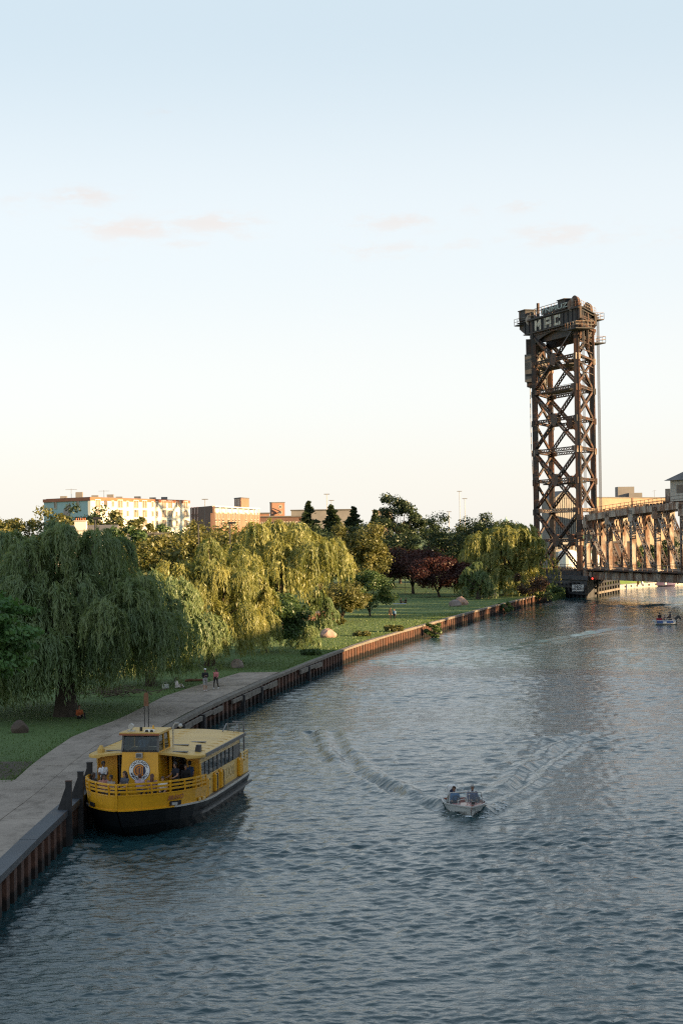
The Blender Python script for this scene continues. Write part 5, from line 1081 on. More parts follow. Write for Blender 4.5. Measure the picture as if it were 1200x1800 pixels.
def person(loc, rz, label, pose='stand', top=(.1, .1, .12), legs=(.05, .05, .06), shoes=(.03, .03, .03), skin='light', hair='black', H=1.74, sleeve='short', shorts=False, hat=None, long_hair=False, vox=.020, group=None, turn=0.0, bag=None):
    J = {k_: Vector(v_) for k_, v_ in joints(pose).items()}; sc_ = H / 1.74
    mats = [SKIN[skin], cloth(top), cloth(legs), cloth(shoes), M['eye']]
    caps = []
    def cap(a, b, r0, r1, m): caps.append((J[a] if isinstance(a, str) else Vector(a), J[b] if isinstance(b, str) else Vector(b), r0, r1, m))
    hd = J['head']; up = Vector((0, 0, 1))
    for s in (-1, 1):
        n = 'L' if s > 0 else 'R'; o = Vector((s * .065, 0, 0))
        cap(J['pel'] + o * .8, J['pel'] + o + up * .14, .115, .105, 2 if pose != 'ground' else 2); cap(J['pel'] + o + up * .10, J['chest'] + o * 1.15, .105, .125, 1); cap(J['chest'] + o * 1.1, J['sh' + n] - up * .02, .12, .075, 1)
        cap('hip' + n, 'kn' + n, .092, .062, 2); cap('kn' + n, 'an' + n, .060, .042, 0 if shorts else 2); cap(J['an' + n] - up * .02, 'toe' + n, .045, .035, 3); cap(J['an' + n] - up * .02, J['an' + n] + Vector((0, .05, -.03)), .042, .035, 3)
        e = 0 if sleeve == 'none' else 1; cap('sh' + n, J['sh' + n].lerp(J['el' + n], .55), .062, .055, e); cap(J['sh' + n].lerp(J['el' + n], .55), 'el' + n, .050, .043, 1 if sleeve == 'long' else 0); cap('el' + n, 'wr' + n, .043, .030, 1 if sleeve == 'long' else 0)
        w, f = J['wr' + n], J['fi' + n]; d = (f - w).normalized(); side = d.cross(up); side = side.normalized() if side.length > .2 else Vector((0, 1, 0)); palm = w + d * .075
        cap(w, palm, .030, .034, 0)
        for q in range(4): b = palm + side * (.024 * (q - 1.5)); t1 = b + d * (.035, .042, .045, .04)[q]; cap(b, t1, .0105, .010, 0); cap(t1, t1 + d * .028 - up * .014, .010, .009, 0)
        cap(w + d * .025 + side * .028 * s, w + d * .06 + side * .062 * s, .013, .010, 0)
        cap(hd + Vector((s * .078, .01, -.005)), hd + Vector((s * .083, .015, .02)), .014, .014, 0); cap(hd + Vector((s * .032, -.083, .012)), hd + Vector((s * .032, -.088, .012)), .011, .011, 4)
    cap('chest', 'neck', .09, .058, 1); cap(J['neck'] - up * .03, hd - up * .05, .052, .052, 0)
    cap(hd + Vector((0, .012, .035)), hd + Vector((0, -.012, -.045)), .086, .068, 0); cap(hd + Vector((0, -.02, -.05)), hd + Vector((0, -.045, -.085)), .056, .040, 0); cap(hd + Vector((0, -.085, .0)), hd + Vector((0, -.10, -.028)), .010, .014, 0)
    mb = MB()
    for a, b, r0, r1, m in caps:
        d = b - a; L = d.length; d = d / L if L > 1e-6 else up; pts, rr = [], []
        for c in (1.0, .7, .35): pts.append(a - d * r0 * c * .98); rr.append(max(r0 * math.sqrt(max(0, 1 - (c * .98) ** 2)), r0 * .12))
        pts += [a, b]; rr += [r0, r1]
        for c in (.35, .7, 1.0): pts.append(b + d * r1 * c * .98); rr.append(max(r1 * math.sqrt(max(0, 1 - (c * .98) ** 2)), r1 * .12))
        mb.tube(pts, rr, 9)
    me = mb.mesh('tmp', M['eye']); o = bpy.data.objects.new('tmp', me); COL.objects.link(o); md = o.modifiers.new('r', 'REMESH'); md.mode = 'VOXEL'; md.voxel_size = vox
    dg = bpy.context.evaluated_depsgraph_get(); body = bpy.data.meshes.new_from_object(o.evaluated_get(dg)); bpy.data.objects.remove(o); body.name = 'body'
    body.materials.clear()
    for m in mats: body.materials.append(m)
    nf = len(body.polygons); C = np.empty(nf * 3); body.polygons.foreach_get('center', C); C = C.reshape(-1, 3); best = np.full(nf, 9.0); mi = np.zeros(nf, int)
    for a, b, r0, r1, m in caps:
        a_, b_ = np.array(a), np.array(b); d = b_ - a_; t_ = np.clip(((C - a_) @ d) / max(d @ d, 1e-9), 0, 1); dist = np.linalg.norm(C - a_ - t_[:, None] * d, axis=1) - (r0 + (r1 - r0) * t_) - (.004 if m == 4 else 0)
        u_ = dist < best; best[u_] = dist[u_]; mi[u_] = m
    body.polygons.foreach_set('material_index', mi.astype(np.int32)); body.polygons.foreach_set('use_smooth', np.ones(nf, bool))
    root = empty('person', loc, rz, label, 'person', group); root.scale = (sc_,) * 3
    link('body', body, root)
    hb = MB(); hb.ball(hd + Vector((0, .012, .03)), (.097, .108, .112), 14, 10)
    hb.v = [(x, y, z) if (y > hd.y - .035 or z > hd.z + .055) else (hd.x + (x - hd.x) * .7, hd.y + .0 + (y - hd.y) * .45, z) for x, y, z in hb.v]
    if long_hair: hb.tube([hd + Vector((0, .06, .04)), hd + Vector((0, .10, -.10)), J['neck'] + Vector((0, .11, -.05)), J['chest'] + Vector((0, .15, .0))], [.085, .09, .08, .03], 9)
    hb.build('hair', HAIR[hair], root, smooth=True)
    if hat:
        cb = MB(); cb.ball(hd + Vector((0, .008, .075)), (.104, .115, .072), 14, 8); cb.box(hd + Vector((0, -.13, .06)), (.15, .11, .015)); cb.build('cap', cloth(hat), root, smooth=False)
    if bag:
        cb = MB(); cb.box((J['wrL'].x + .05, J['wrL'].y, J['wrL'].z - .25), (.14, .26, .30)); cb.build('bag', cloth(bag), root)
    return root
def ground_person(px, py, rz, label, z=BZ, **k):
    p = onz(px, py, z); return person((p.x, p.y, z), rz, label, **k)
ground_person(361, 1215.5, R(12), 'walking person in white cap, black top and grey shorts on the riverwalk', pose='phone', top=(.018, .018, .022), legs=(.34, .33, .33), shoes=(.55, .5, .5), shorts=True, sleeve='long', hat=(.7, .7, .68), hair='brown', H=1.80, group='people walking on the riverwalk')
ground_person(380, 1211, R(-20), 'walking person in pink top and black trousers on the riverwalk', pose='walk', top=(.62, .22, .22), legs=(.014, .014, .016), shoes=(.6, .6, .58), sleeve='long', long_hair=True, hair='black', skin='tan', H=1.62, group='people walking on the riverwalk')
ground_person(310.5, 1210, R(75), 'person in white sitting on the grass under the willows', z=LZ, pose='ground', top=(.66, .60, .58), legs=(.60, .55, .53), hair='brown', long_hair=True, skin='light', sleeve='long', vox=.024)
ground_person(140, 1263, R(35), 'person in orange and black sitting in the shade beside the willow trunk', z=LZ, pose='ground', top=(.34, .085, .025), legs=(.012, .012, .014), hair='auburn', sleeve='long', vox=.024)
ground_person(686, 1090.5, R(25), 'dark dressed person standing on the far lawn, left of the pair', z=LZ, pose='stand', top=(.030, .022, .018), legs=(.012, .012, .014), sleeve='long', vox=.028, H=1.78, group='pair standing on the far lawn')
ground_person(693, 1091, R(-25), 'person in blue top standing on the far lawn, right of the pair', z=LZ, pose='stand', top=(.12, .22, .36), legs=(.012, .012, .016), sleeve='long', vox=.028, H=1.66, long_hair=True, group='pair standing on the far lawn')
ground_person(704, 1060.5, R(60), 'person in black sitting on a pale blue blanket on the far lawn', z=LZ, pose='ground', top=(.012, .012, .014), legs=(.02, .02, .025), sleeve='long', vox=.03, group='pair sitting on the far lawn')
ground_person(713, 1060, R(-40), 'person in black leaning back on the far lawn beside the blanket', z=LZ, pose='ground', top=(.014, .012, .012), legs=(.012, .012, .014), sleeve='long', vox=.03, group='pair sitting on the far lawn')
# ------------------------------------------------------------------ water taxi
def scuffed(name, c, rough, dirt):
    t = NT(name); v = t.coord(kind='World'); st = t.noise(t.coord((5, 5, .5), 'World'), 1.0, 5, .65); n = t.noise(v, 1.2, 5, .6); sp = t.noise(v, 14, 3, .6)
    base = t.ramp(n, [(.3, tuple(x * .88 for x in c)), (.7, tuple(min(1, x * 1.1) for x in c))])
    t.col(t.mix(t.ramp(t.math('ADD', t.math('MULTIPLY', st, .75), t.math('MULTIPLY', sp, .25)), [(.56, (0, 0, 0)), (.74, (.6, .6, .6))]), base, dirt)); t.rough(t.ramp(n, [(.3, (rough * .8,) * 3), (.7, (rough * 1.3,) * 3)])); t.p.inputs['Coat Weight'].default_value = .2; return t.m
M['taxi'] = scuffed('taxi_yellow_paint', (.74, .37, .012), .38, (.22, .10, .03))
M['taxi_side'] = scuffed('taxi_yellow_side', (.70, .45, .11), .42, (.26, .17, .08))
M['taxi_roof'] = simple('taxi_roof_paint', (.60, .38, .095), .5, .12, 0.5)
M['hull_black'] = simple('hull_black', (.012, .013, .015), .42, .35, 0.9)
M['hull_grey'] = simple('deck_grey', (.13, .125, .12), .6, .2, 1.2)
M['trim'] = simple('pale_trim', (.46, .45, .42), .5, .12, 2)
M['int'] = simple('cabin_interior', (.020, .018, .016), .8, .3, 1)
M['navy'] = simple('emblem_navy', (.012, .022, .06), .5, .1, 3); M['orange'] = simple('emblem_orange', (.58, .21, .02), .5, .1, 3)
M['clear'] = paneglass('tinted_glass', (.55, .62, .66), .025)
TH = R(9.0); tw = onz(210, 1424, 1.45) + Vector((-.12, 0, 0)); taxi = empty('water_taxi', (tw.x, tw.y, 0), -TH, 'yellow and black passenger water taxi moored at the sheet pile wall', 'boat')
def xp(name, mb, mat, parent=None, **k): return mb.build(name, M[mat], parent or taxi, **k)
PL = [(0, .03), (.45, .58), (1.1, 1.16), (2.0, 1.78), (3.0, 2.28), (4.2, 2.66), (5.6, 2.86), (8, 2.90), (12, 2.90), (16.2, 2.82)]
def half(v):
    for (a, x), (b, y) in zip(PL, PL[1:]):
        if a <= v <= b: return x + (y - x) * (v - a) / (b - a)
    return PL[-1][1]
def dz(v): return 1.42 - .30 * min(1, v / 7.0) ** .8
vsn = [0, .2, .45, .8, 1.1, 1.5, 2.0, 2.5, 3.0, 3.6, 4.2, 4.9, 5.6, 7, 9, 11, 13, 15, 16.2]
def loft(rings, closed=False):
    """rings: list of equally long point lists"""
    mb = MB(); n = len(rings[0]); mb.add([p for r_ in rings for p in r_], [(i * n + k, i * n + k + 1, (i + 1) * n + k + 1, (i + 1) * n + k) for i in range(len(rings) - 1) for k in range(n - 1)]); return mb
def shrink(v, f, dv): h = half(v); return h * f, v + dv * (1 - min(1, v / 5.6))
rings = []
for v in vsn:
    h = half(v); h1, v1 = shrink(v, .93, .7); h2, v2 = shrink(v, .80, 2.2); z = dz(v)
    rings.append([(-h, v, z), (-h1, v1, .55), (-h2, v2, -.35), (0, v2 + .02, -.7), (h2, v2, -.35), (h1, v1, .55), (h, v, z)])
mb = loft(rings); e = rings[-1]; mb.add(e, [tuple(range(len(e)))]); hull = xp('hull', mb, 'hull_black', smooth=False)
mb = loft([[(-half(v) + .02, v, dz(v) - .015), (half(v) - .02, v, dz(v) - .015)] for v in vsn]); xp('deck', mb, 'hull_grey')
for s in (-1, 1):
    mb = MB()
    for a, b in zip(vsn[7:], vsn[8:]): mb.bar((s * (half(a) + .03), a, dz(a) - .02), (s * (half(b) + .03), b, dz(b) - .02), .08, .08)
    xp('rub_rail', mb, 'trim' if s > 0 else 'hull_grey')
    mb = MB()
    for a, b in zip(vsn[:8], vsn[1:8]): mb.bar((s * (half(a) + .02), a, dz(a) - .02), (s * (half(b) + .02), b, dz(b) - .02), .06, .06)
    xp('stem_band', mb, 'taxi')
    mb = MB()
    for a, b in zip(vsn[11:], vsn[12:]): mb.bar((s * (half(a) * .985 + .06), a, .62), (s * (half(b) * .985 + .06), b, .62), .10, .10)
    xp('lower_rub_rail', mb, 'hull_grey')
    # fore bulwark, plated
    vv = [v for v in vsn if v <= 5.61]; rg = []
    for v in vv: h = half(v); rg.append([(s * (h - .02), v, dz(v)), (s * (h + .04), v - .02, dz(v) + .66), (s * (h - .03), v + .03, dz(v) + .66), (s * (h - .09), v + .05, dz(v))])
    mb = loft(rg); xp('bulwark', mb, 'taxi')
    for k, zz in enumerate((.66, .84, 1.0, 1.17)):
        mb = MB()
        for a, b in zip(vv, vv[1:]): mb.bar((s * (half(a) + .02), a, dz(a) + zz), (s * (half(b) + .02), b, dz(b) + zz), .075, .085 if k else .05)
        xp('rail', mb, 'taxi')
    for v in (0.3, 1.3, 2.3, 3.3, 4.3, 4.95, 5.58):
        mb = MB(); mb.bar((s * (half(v) + .02), v, dz(v) + .62), (s * (half(v - .0) + .03), max(0.02, v - .12), dz(v) + 1.18), .07, .07); xp('stanchion', mb, 'taxi')
    # cabin side
    W = 2.56; z0 = 1.10
    mb = MB(); mb.box((s * W, 10.0, (z0 + 2.12) / 2), (.08, 8.8, 2.12 - z0)); xp('side_panel', mb, 'taxi_side')
    mb = MB(); mb.box((s * W, 10.0, 3.10), (.08, 8.8, .46)); xp('roof_fascia', mb, 'taxi_side')
    mb = MB(); mb.box((s * W, 13.75, 2.495), (.07, 1.3, .75)); xp('aft_panel', mb, 'hull_grey')
    n = 8; y0, y1 = 5.75, 13.05; st_ = (y1 - y0) / n
    for i in range(n):
        mb = MB(); mb.box((s * (W - .01), y0 + st_ * (i + .5), 2.495), (.03, st_ - .14, .75)); w_ = xp('cabin_window', mb, 'clear')
        mb = MB(); mb.box((s * (W - .10), y0 + st_ * (i + .30), 2.45), (.02, st_ * .32, .66)); link('blind', mb.mesh('blind', M['trim']), w_)
    for i in range(n + 1):
        mb = MB(); mb.box((s * W, y0 + st_ * i, 2.495), (.07, .12, .75)); xp('window_post', mb, 'hull_grey' if i else 'taxi')
    # aft bulwark and rails
    mb = MB(); mb.box((s * 2.68, 15.25, 1.46), (.07, 1.7, .68)); xp('aft_bulwark', mb, 'taxi_side')
    for zz in (1.95, 2.12, 2.28): mb = MB(); mb.bar((s * 2.68, 14.42, zz), (s * 2.68, 16.1, zz), .07); xp('rail', mb, 'taxi_side')
    for v in (14.45, 15.3, 16.08): mb = MB(); mb.bar((s * 2.68, v, 1.8), (s * 2.68, v, 2.3), .07); xp('stanchion', mb, 'taxi_side')
    # hanging fenders
    for (v, kind) in ((6.35, 'y'), (8.55, 't'), (9.75, 'd'), (14.2, 'y')):
        for j in range(3):
            q = v + (j - 1) * .24; mb = MB(); mb.tube([(s * (W + .12), q, 1.14), (s * (W + .12), q, 1.20), (s * (W + .12), q, 1.98 + .05 * (j % 2)), (s * (W + .12), q, 2.04)], [.07, .11, .11, .06], 9)
            xp('fender', mb, 'black' if (kind == 't' and j == 1) or (kind == 'd' and j == 2) else 'taxi')
        mb = MB(); mb.bar((s * (W + .08), v - .3, 2.06), (s * (W + .08), v + .3, 2.06), .10, .06); xp('fender_bracket', mb, 'taxi')
# stem plate, transom, bulkheads
mb = MB(); mb.bar((0, .0, 1.40), (0, -.05, 2.60), .10, .10); xp('stem_post', mb, 'taxi')
mb = MB(); mb.box((0, 16.15, 1.46), (5.3, .07, .68)); xp('transom', mb, 'taxi_side')
for (u0, u1, m) in ((-2.53, -1.62, 'taxi'), (1.86, 2.53, 'taxi'), (-.98, -.62, 'taxi'), (.98, 1.12, 'taxi')):
    mb = MB(); mb.box(((u0 + u1) / 2, 5.85, 2.24), (u1 - u0, .08, 2.26)); xp('bulkhead', mb, m)
for (u0, u1) in ((-1.60, -1.00), (1.14, 1.84)):
    mb = MB(); mb.box(((u0 + u1) / 2, 6.05, 2.20), (u1 - u0, .03, 2.1)); dr = xp('door', mb, 'clear'); mb = MB(); mb.box((u0 + .06, 6.0, 2.2), (.06, .05, 2.1)); link('door_frame', mb.mesh('door_frame', M['hull_grey']), dr)
mb = MB(); mb.box((0, 14.30, 2.24), (5.06, .06, 2.2)); xp('aft_bulkhead', mb, 'int')
mb = MB(); mb.box((0, 10, 1.16), (5.0, 8.3, .06)); xp('cabin_floor', mb, 'int')
for i in range(6):
    for s in (-1, 1): mb = MB(); mb.box((s * 1.45, 7.2 + i * 1.1, 1.42), (1.3, .45, .46)); mb.box((s * 1.45, 7.45 + i * 1.1, 1.85), (1.3, .08, .6)); xp('seat', mb, 'int')
# cambered roof with rounded front corners
def roof_half(v):
    t_ = (v - 4.55) / .9
    return 2.90 if t_ >= 1 else 2.90 - .75 * (1 - math.sqrt(max(0, 1 - (1 - max(0, t_)) ** 2)))
rv = [4.55, 4.62, 4.75, 4.95, 5.2, 5.45, 7, 9, 11, 13, 14.55]; us = [-1, -.97, -.8, -.5, -.2, .2, .5, .8, .97, 1]
def rz_(u): return 3.38 + .20 * (1 - u * u) - (.05 if abs(u) > .98 else 0)
mb = loft([[(roof_half(v) * u, v - .25 * (1 - u * u) * (1 if v < 5.3 else 0), rz_(u)) for u in us] for v in rv]); n_ = len(us)
lo = loft([[(roof_half(v) * u, v - .25 * (1 - u * u) * (1 if v < 5.3 else 0), rz_(u) - .10) for u in us] for v in rv]); b = len(mb.v); mb.v += lo.v; mb.f += [tuple(b + i for i in f) for f in lo.f]; mb.m += lo.m
m_ = len(rv)
for i in range(m_ - 1):
    for k in (0, n_ - 1): a0, a1 = i * n_ + k, (i + 1) * n_ + k; mb.add([mb.v[a0], mb.v[a1], mb.v[b + a1], mb.v[b + a0]], [(0, 1, 2, 3)])
for i in (0, m_ - 1):
    for k in range(n_ - 1): a0, a1 = i * n_ + k, i * n_ + k + 1; mb.add([mb.v[a0], mb.v[a1], mb.v[b + a1], mb.v[b + a0]], [(0, 1, 2, 3)])
roof = xp('cabin_roof', mb, 'taxi_roof')
for s in (-1, 1): mb = MB(); mb.bar((s * 2.91, 5.5, 3.30), (s * 2.91, 14.55, 3.30), .06, .16); link('roof_edge', mb.mesh('roof_edge', M['hull_grey']), roof)
for i in range(9): mb = MB(); mb.bar((-2.7, 6.2 + i * .98, rz_(.95) + .025), (0, 6.2 + i * .98, rz_(0) + .012), .05, .02); mb.bar((0, 6.2 + i * .98, rz_(0) + .012), (2.7, 6.2 + i * .98, rz_(.95) + .025), .05, .02); link('roof_seam', mb.mesh('roof_seam', M['taxi_roof']), roof)
# wheelhouse
PH = [(-.97, 3.95, 1.35), (.97, 3.95, 1.35), (.88, 4.12, 3.60), (-.88, 4.12, 3.60)]
mb = MB(); mb.extr(PH, (0, 0, 0), (0, .07, 0)); xp('wheelhouse_front', mb, 'taxi')
for s in (-1, 1):
    mb = MB(); mb.extr([(s * .97, 3.96, 1.35), (s * .97, 6.4, 1.35), (s * .88, 6.4, 3.60), (s * .88, 4.13, 3.60)], (0, 0, 0), (s * -.06, 0, 0)); xp('wheelhouse_side', mb, 'taxi')
    mb = MB(); mb.extr([(s * .885, 4.30, 3.62), (s * .885, 6.2, 3.62), (s * .85, 6.1, 4.34), (s * .85, 4.40, 4.34)], (0, 0, 0), (s * -.03, 0, 0)); sw_ = xp('side_window', mb, 'clear')
    for (a, b2) in (((s * .88, 4.13, 3.6), (s * .85, 4.28, 4.38)), ((s * .88, 5.2, 3.6), (s * .85, 5.25, 4.38)), ((s * .88, 6.35, 3.6), (s * .85, 6.2, 4.38))): mb = MB(); mb.bar(a, b2, .09, .09); xp('wheelhouse_post', mb, 'hull_grey' if b2[1] < 5 else 'taxi')
mb = MB(); mb.extr([(-.83, 4.14, 3.66), (.83, 4.14, 3.66), (.80, 4.28, 4.34), (-.80, 4.28, 4.34)], (0, 0, 0), (0, .03, 0)); xp('windscreen', mb, 'clear')
mb = MB(); mb.bar((-.88, 4.13, 3.64), (.88, 4.13, 3.64), .09, .07); mb.bar((-.85, 4.30, 4.37), (.85, 4.30, 4.37), .08, .07); xp('windscreen_frame', mb, 'black')
mb = MB(); mb.box((0, 6.35, 3.98), (1.68, .06, .74)); xp('wheelhouse_back', mb, 'int'); mb = MB(); mb.box((.0, 6.3, 4.05), (.8, .04, .42)); xp('back_window', mb, 'trim')
mb = MB(); mb.box((0, 5.2, 3.0), (1.8, 2.2, .05)); xp('wheelhouse_floor', mb, 'int')
mb = MB(); mb.box((0, 4.5, 3.45), (1.6, .5, .3)); xp('console', mb, 'int')
mb = MB(); mb.extr([(-.99, 4.02, 4.42), (.99, 4.02, 4.42), (.95, 6.5, 4.42), (-.95, 6.5, 4.42)], (0, 0, 0), (0, 0, .11)); phr = xp('wheelhouse_roof', mb, 'taxi_roof')
mb = MB(); mb.box((0, 4.0, 4.44), (1.98, .04, .08)); link('roof_lip', mb.mesh('roof_lip', M['cornice']), phr)
for u, v in ((-.55, 4.6), ): mb = MB(); mb.tube([(u, v, 4.46), (u, v, 4.66)], .05, 8); mb.tube([(u, v + .08, 4.78), (u, v - .12, 4.78)], .13, 12); mb.box((u, v, 4.52), (.34, .3, .14)); xp('searchlight', mb, 'trim')
for u in (.28, .52): mb = MB(); mb.tube([(u, 4.8, 4.56), (u, 4.35, 4.56)], [.05, .12], 12); h_ = xp('horn', mb, 'white'); mb = MB(); mb.tube([(u, 4.36, 4.56), (u, 4.335, 4.56)], .08, 12); link('horn_bell', mb.mesh('horn_bell', M['black']), h_)
mb = MB(); mb.tube([(-.12, 4.8, 4.46), (-.12, 4.8, 4.72)], .07, 8); xp('beacon', mb, 'black')
mb = MB(); mb.tube([(.35, 5.3, 4.46), (.35, 5.3, 4.75)], [.09, .03], 8); xp('whistle', mb, 'taxi')
mb = MB(); mb.tube([(1.0, 6.6, 3.5), (1.0, 6.6, 4.55), (1.1, 6.6, 4.72), (1.3, 6.6, 4.72)], .03, 6); mb.ball((1.38, 6.6, 4.60), .11, 8, 6); xp('deck_lamp', mb, 'trim')
mb = MB(); mb.tube([(-2.2, 5.05, 3.42), (-2.2, 5.05, 3.62), (-2.2, 5.05, 3.80)], [.18, .18, .07], 10); xp('life_ring_box', mb, 'taxi_roof')
mb = MB(); mb.add([(2.30, 5.6, 3.36), (2.58, 5.6, 3.36), (2.58, 6.0, 3.36), (2.30, 6.0, 3.36), (2.36, 5.7, 3.76), (2.58, 5.65, 3.76), (2.58, 5.95, 3.76), (2.36, 5.95, 3.76)], [(0, 1, 2, 3), (4, 5, 6, 7), (0, 1, 5, 4), (1, 2, 6, 5), (2, 3, 7, 6), (3, 0, 4, 7)]); xp('side_light', mb, 'black')
for u, v in ((1.75, 5.0), (-1.6, 5.2), (1.7, 9.0), (1.2, 7.4)): mb = MB(); mb.box((u, v, rz_(u / 2.78) + .02), (.75, .28, .03)); xp('roof_hatch', mb, 'hull_grey')
# lamp box and round emblem on the wheelhouse front
def ph(u, z): f = (z - 1.35) / 2.25; return Vector((u, 3.95 + .17 * f, z))
nrm = Vector((0, -1, .085)).normalized(); upv = Vector((0, .085, 1)).normalized()
mb = MB(); mb.box(ph(0, 3.44) + nrm * .12, (.30, .22, .24)); xp('floodlight', mb, 'trim'); mb = MB(); mb.box(ph(0, 3.44) + nrm * .24, (.24, .03, .17)); xp('floodlight_lens', mb, 'hull_grey')
ec = ph(-.02, 2.72)
def disc(name, r_, off_, mat, parent, th=.006):
    mb = MB(); mb.tube([ec + nrm * off_, ec + nrm * (off_ + th)], r_, 36); return xp(name, mb, mat, parent)
emb = disc('emblem_rim', .52, .004, 'navy', None, .012); disc('emblem_ring', .505, .012, 'white', emb, .012); disc('emblem_field', .315, .022, 'navy', emb, .010)
mb = MB()
for (r_, a0, a1, w_) in ((.25, 40, 318, .075), (.145, 55, 300, .038)):
    k_ = 22
    for i in range(k_): a, b2 = R(a0 + (a1 - a0) * i / k_), R(a0 + (a1 - a0) * (i + 1.06) / k_); c = lambda q: ec + nrm * .036 + Vector((1, 0, 0)) * r_ * math.cos(q) + upv * r_ * math.sin(q); mb.bar(c(a), c(b2), .008, w_, up=(c(a) - ec - nrm * .036).normalized())
for u, z0, z1 in ((-.06, -.2, .16), (.06, -.24, .2), (.15, -.24, .14)): mb.bar(ec + nrm * .040 + Vector((u, 0, 0)) + upv * z0, ec + nrm * .040 + Vector((u, 0, 0)) + upv * z1, .05, .008, up=nrm)
xp('emblem_monogram', mb, 'orange', emb)
mb = MB(); mb.bar(ec + nrm * .046 + upv * -.27 - Vector((.13, 0, 0)), ec + nrm * .046 + upv * -.27 + Vector((.13, 0, 0)), .008, .06, up=upv); xp('emblem_boat', mb, 'white', emb)
for word, mid, span_, top_ in (('CHICAGO', 90, 104, True), ('WATER TAXI', 270, 116, False)):
    for i, ch in enumerate(word):
        if ch == ' ': continue
        f = i / (len(word) - 1) - .5; a = R(mid - f * span_) if top_ else R(mid + f * span_); rad = .41
        pos = ec + nrm * .026 + Vector((1, 0, 0)) * rad * math.cos(a) + upv * rad * math.sin(a); out_ = (Vector((1, 0, 0)) * math.cos(a) + upv * math.sin(a)); yd = out_ if top_ else -out_
        o = link('lettering', text_mesh(ch, .17, M['navy'], .002, bold=.006), emb); orient(o, pos, yd.cross(nrm), yd)
for a in (22, -18, 158, 198): mb = MB(); p = ec + nrm * .026 + Vector((1, 0, 0)) * .41 * math.cos(R(a)) + upv * .41 * math.sin(R(a)); mb.tube([p, p + nrm * .006], .032, 5); xp('emblem_star', mb, 'navy', emb)
# lettering on the bulwark, fairlead openings, lettering on the side
v0 = 2.55
def bul(v, z): return Vector((half(v) + .045, v, dz(v) + z))
d_ = (bul(3.0, 0) - bul(2.1, 0)).normalized(); n_b = Vector((d_.y, -d_.x, 0))
o = link('boat_name', text_mesh('BRAVO', .30, M['cornice'], .004, shear=.3, bold=.004, sx=1.15), taxi); orient(o, bul(v0, .40) + n_b * .03, d_, (0, 0, 1))
for v in (2.55, ): mb = MB(); mb.bar(bul(v - .35, .14) + n_b * .012, bul(v + .35, .14) + n_b * .012, .03, .20); fl = xp('fairlead', mb, 'black'); mb = MB(); mb.bar(bul(v - .25, .12) + n_b * .03, bul(v + .1, .10) + n_b * .03, .03, .12); link('mooring_line', mb.mesh('mooring_line', M['trim']), fl)
for v in (4.6, 5.1): mb = MB(); mb.box(bul(v, .10) + Vector((.02, 0, 0)), (.06, .26, .16)); xp('scupper', mb, 'taxi_side')
for v in (1.8,): mb = MB(); mb.bar((-half(v - .25) - .06, v - .25, dz(v) + .12), (-half(v + .25) - .06, v + .25, dz(v) + .12), .03, .18); xp('fairlead', mb, 'black')
M['ghost'] = simple('faded_side_lettering', (.40, .27, .075), .5, .15, 3)
for s_, v in (('C', 7.35), ('TAXI', 12.1)): o = link('side_lettering', text_mesh(s_, .75, M['cable'] if s_ == 'C' else M['ghost'], .004, sx=1.3), taxi); orient(o, (2.605, v, 1.62), (0, 1, 0), (0, 0, 1))
# aft ladder and rails
for u in (1.9, 2.5): mb = MB(); mb.tube([(u, 14.9, 1.2), (u, 14.9, 3.85), (u - .0, 14.5, 3.85), (u, 13.6, 3.55)], .035, 7); xp('ladder_rail', mb, 'metal_pole')
for k in range(8): mb = MB(); mb.bar((1.9, 14.9, 1.5 + k * .33), (2.5, 14.9, 1.5 + k * .33), .04); xp('ladder_rung', mb, 'metal_pole')
mb = MB(); mb.tube([(2.6, 15.6, 1.4), (2.6, 15.6, 3.85), (2.0, 15.6, 3.85)], .05, 7); xp('stern_mast', mb, 'metal_pole')
# benches on the fore deck
for s in (-1, 1): mb = MB(); mb.bar((s * .9, 1.6, 1.72), (s * 1.9, 3.6, 1.70), .45, .08); xp('bench', mb, 'taxi')
CT, ST = math.cos(TH), math.sin(TH)
def on_taxi(u, v, z): return (tw.x + u * CT + v * ST, tw.y - u * ST + v * CT, z)
GP = 'passengers on the water taxi'
person(on_taxi(-1.85, 4.2, 1.36), -TH + R(55), 'person in white shirt with dark hair standing at the left of the taxi foredeck', 'arms', top=(.62, .64, .68), legs=(.24, .19, .16), skin='brown', hair='black', H=1.78, group=GP)
person(on_taxi(-2.15, 3.55, 1.40), -TH + R(70), 'dark dressed passenger sitting against the left rail of the taxi', 'sit', top=(.05, .042, .04), legs=(.03, .03, .035), skin='brown', hair='brown', group=GP)
person(on_taxi(-1.55, 3.2, 1.40), -TH + R(40), 'black haired passenger in pink sitting left of the taxi bow', 'sit', top=(.42, .20, .17), legs=(.10, .08, .08), skin='tan', hair='black', long_hair=True, group=GP)
person(on_taxi(-1.05, 2.75, 1.40), -TH + R(-30), 'passenger with dark hair beside the one in pink at the taxi bow', 'sit', top=(.30, .25, .22), legs=(.06, .06, .07), skin='tan', hair='black', group=GP)
person(on_taxi(-.55, 3.35, 1.42), -TH + R(-35), 'long haired passenger in grey looking right below the taxi emblem', 'sit', top=(.085, .09, .11), legs=(.03, .03, .035), skin='light', hair='brown', long_hair=True, H=1.86, group=GP)
person(on_taxi(.28, 3.0, 1.42), -TH + R(170), 'passenger in pale lilac seen from behind under the taxi emblem', 'sit', top=(.40, .30, .36), legs=(.05, .05, .07), skin='light', hair='auburn', H=1.76, group=GP)
person(on_taxi(.85, 3.1, 1.42), -TH + R(190), 'auburn haired passenger seated right of the taxi emblem', 'sit', top=(.26, .15, .16), legs=(.05, .05, .06), skin='tan', hair='auburn', long_hair=True, H=1.74, group=GP)
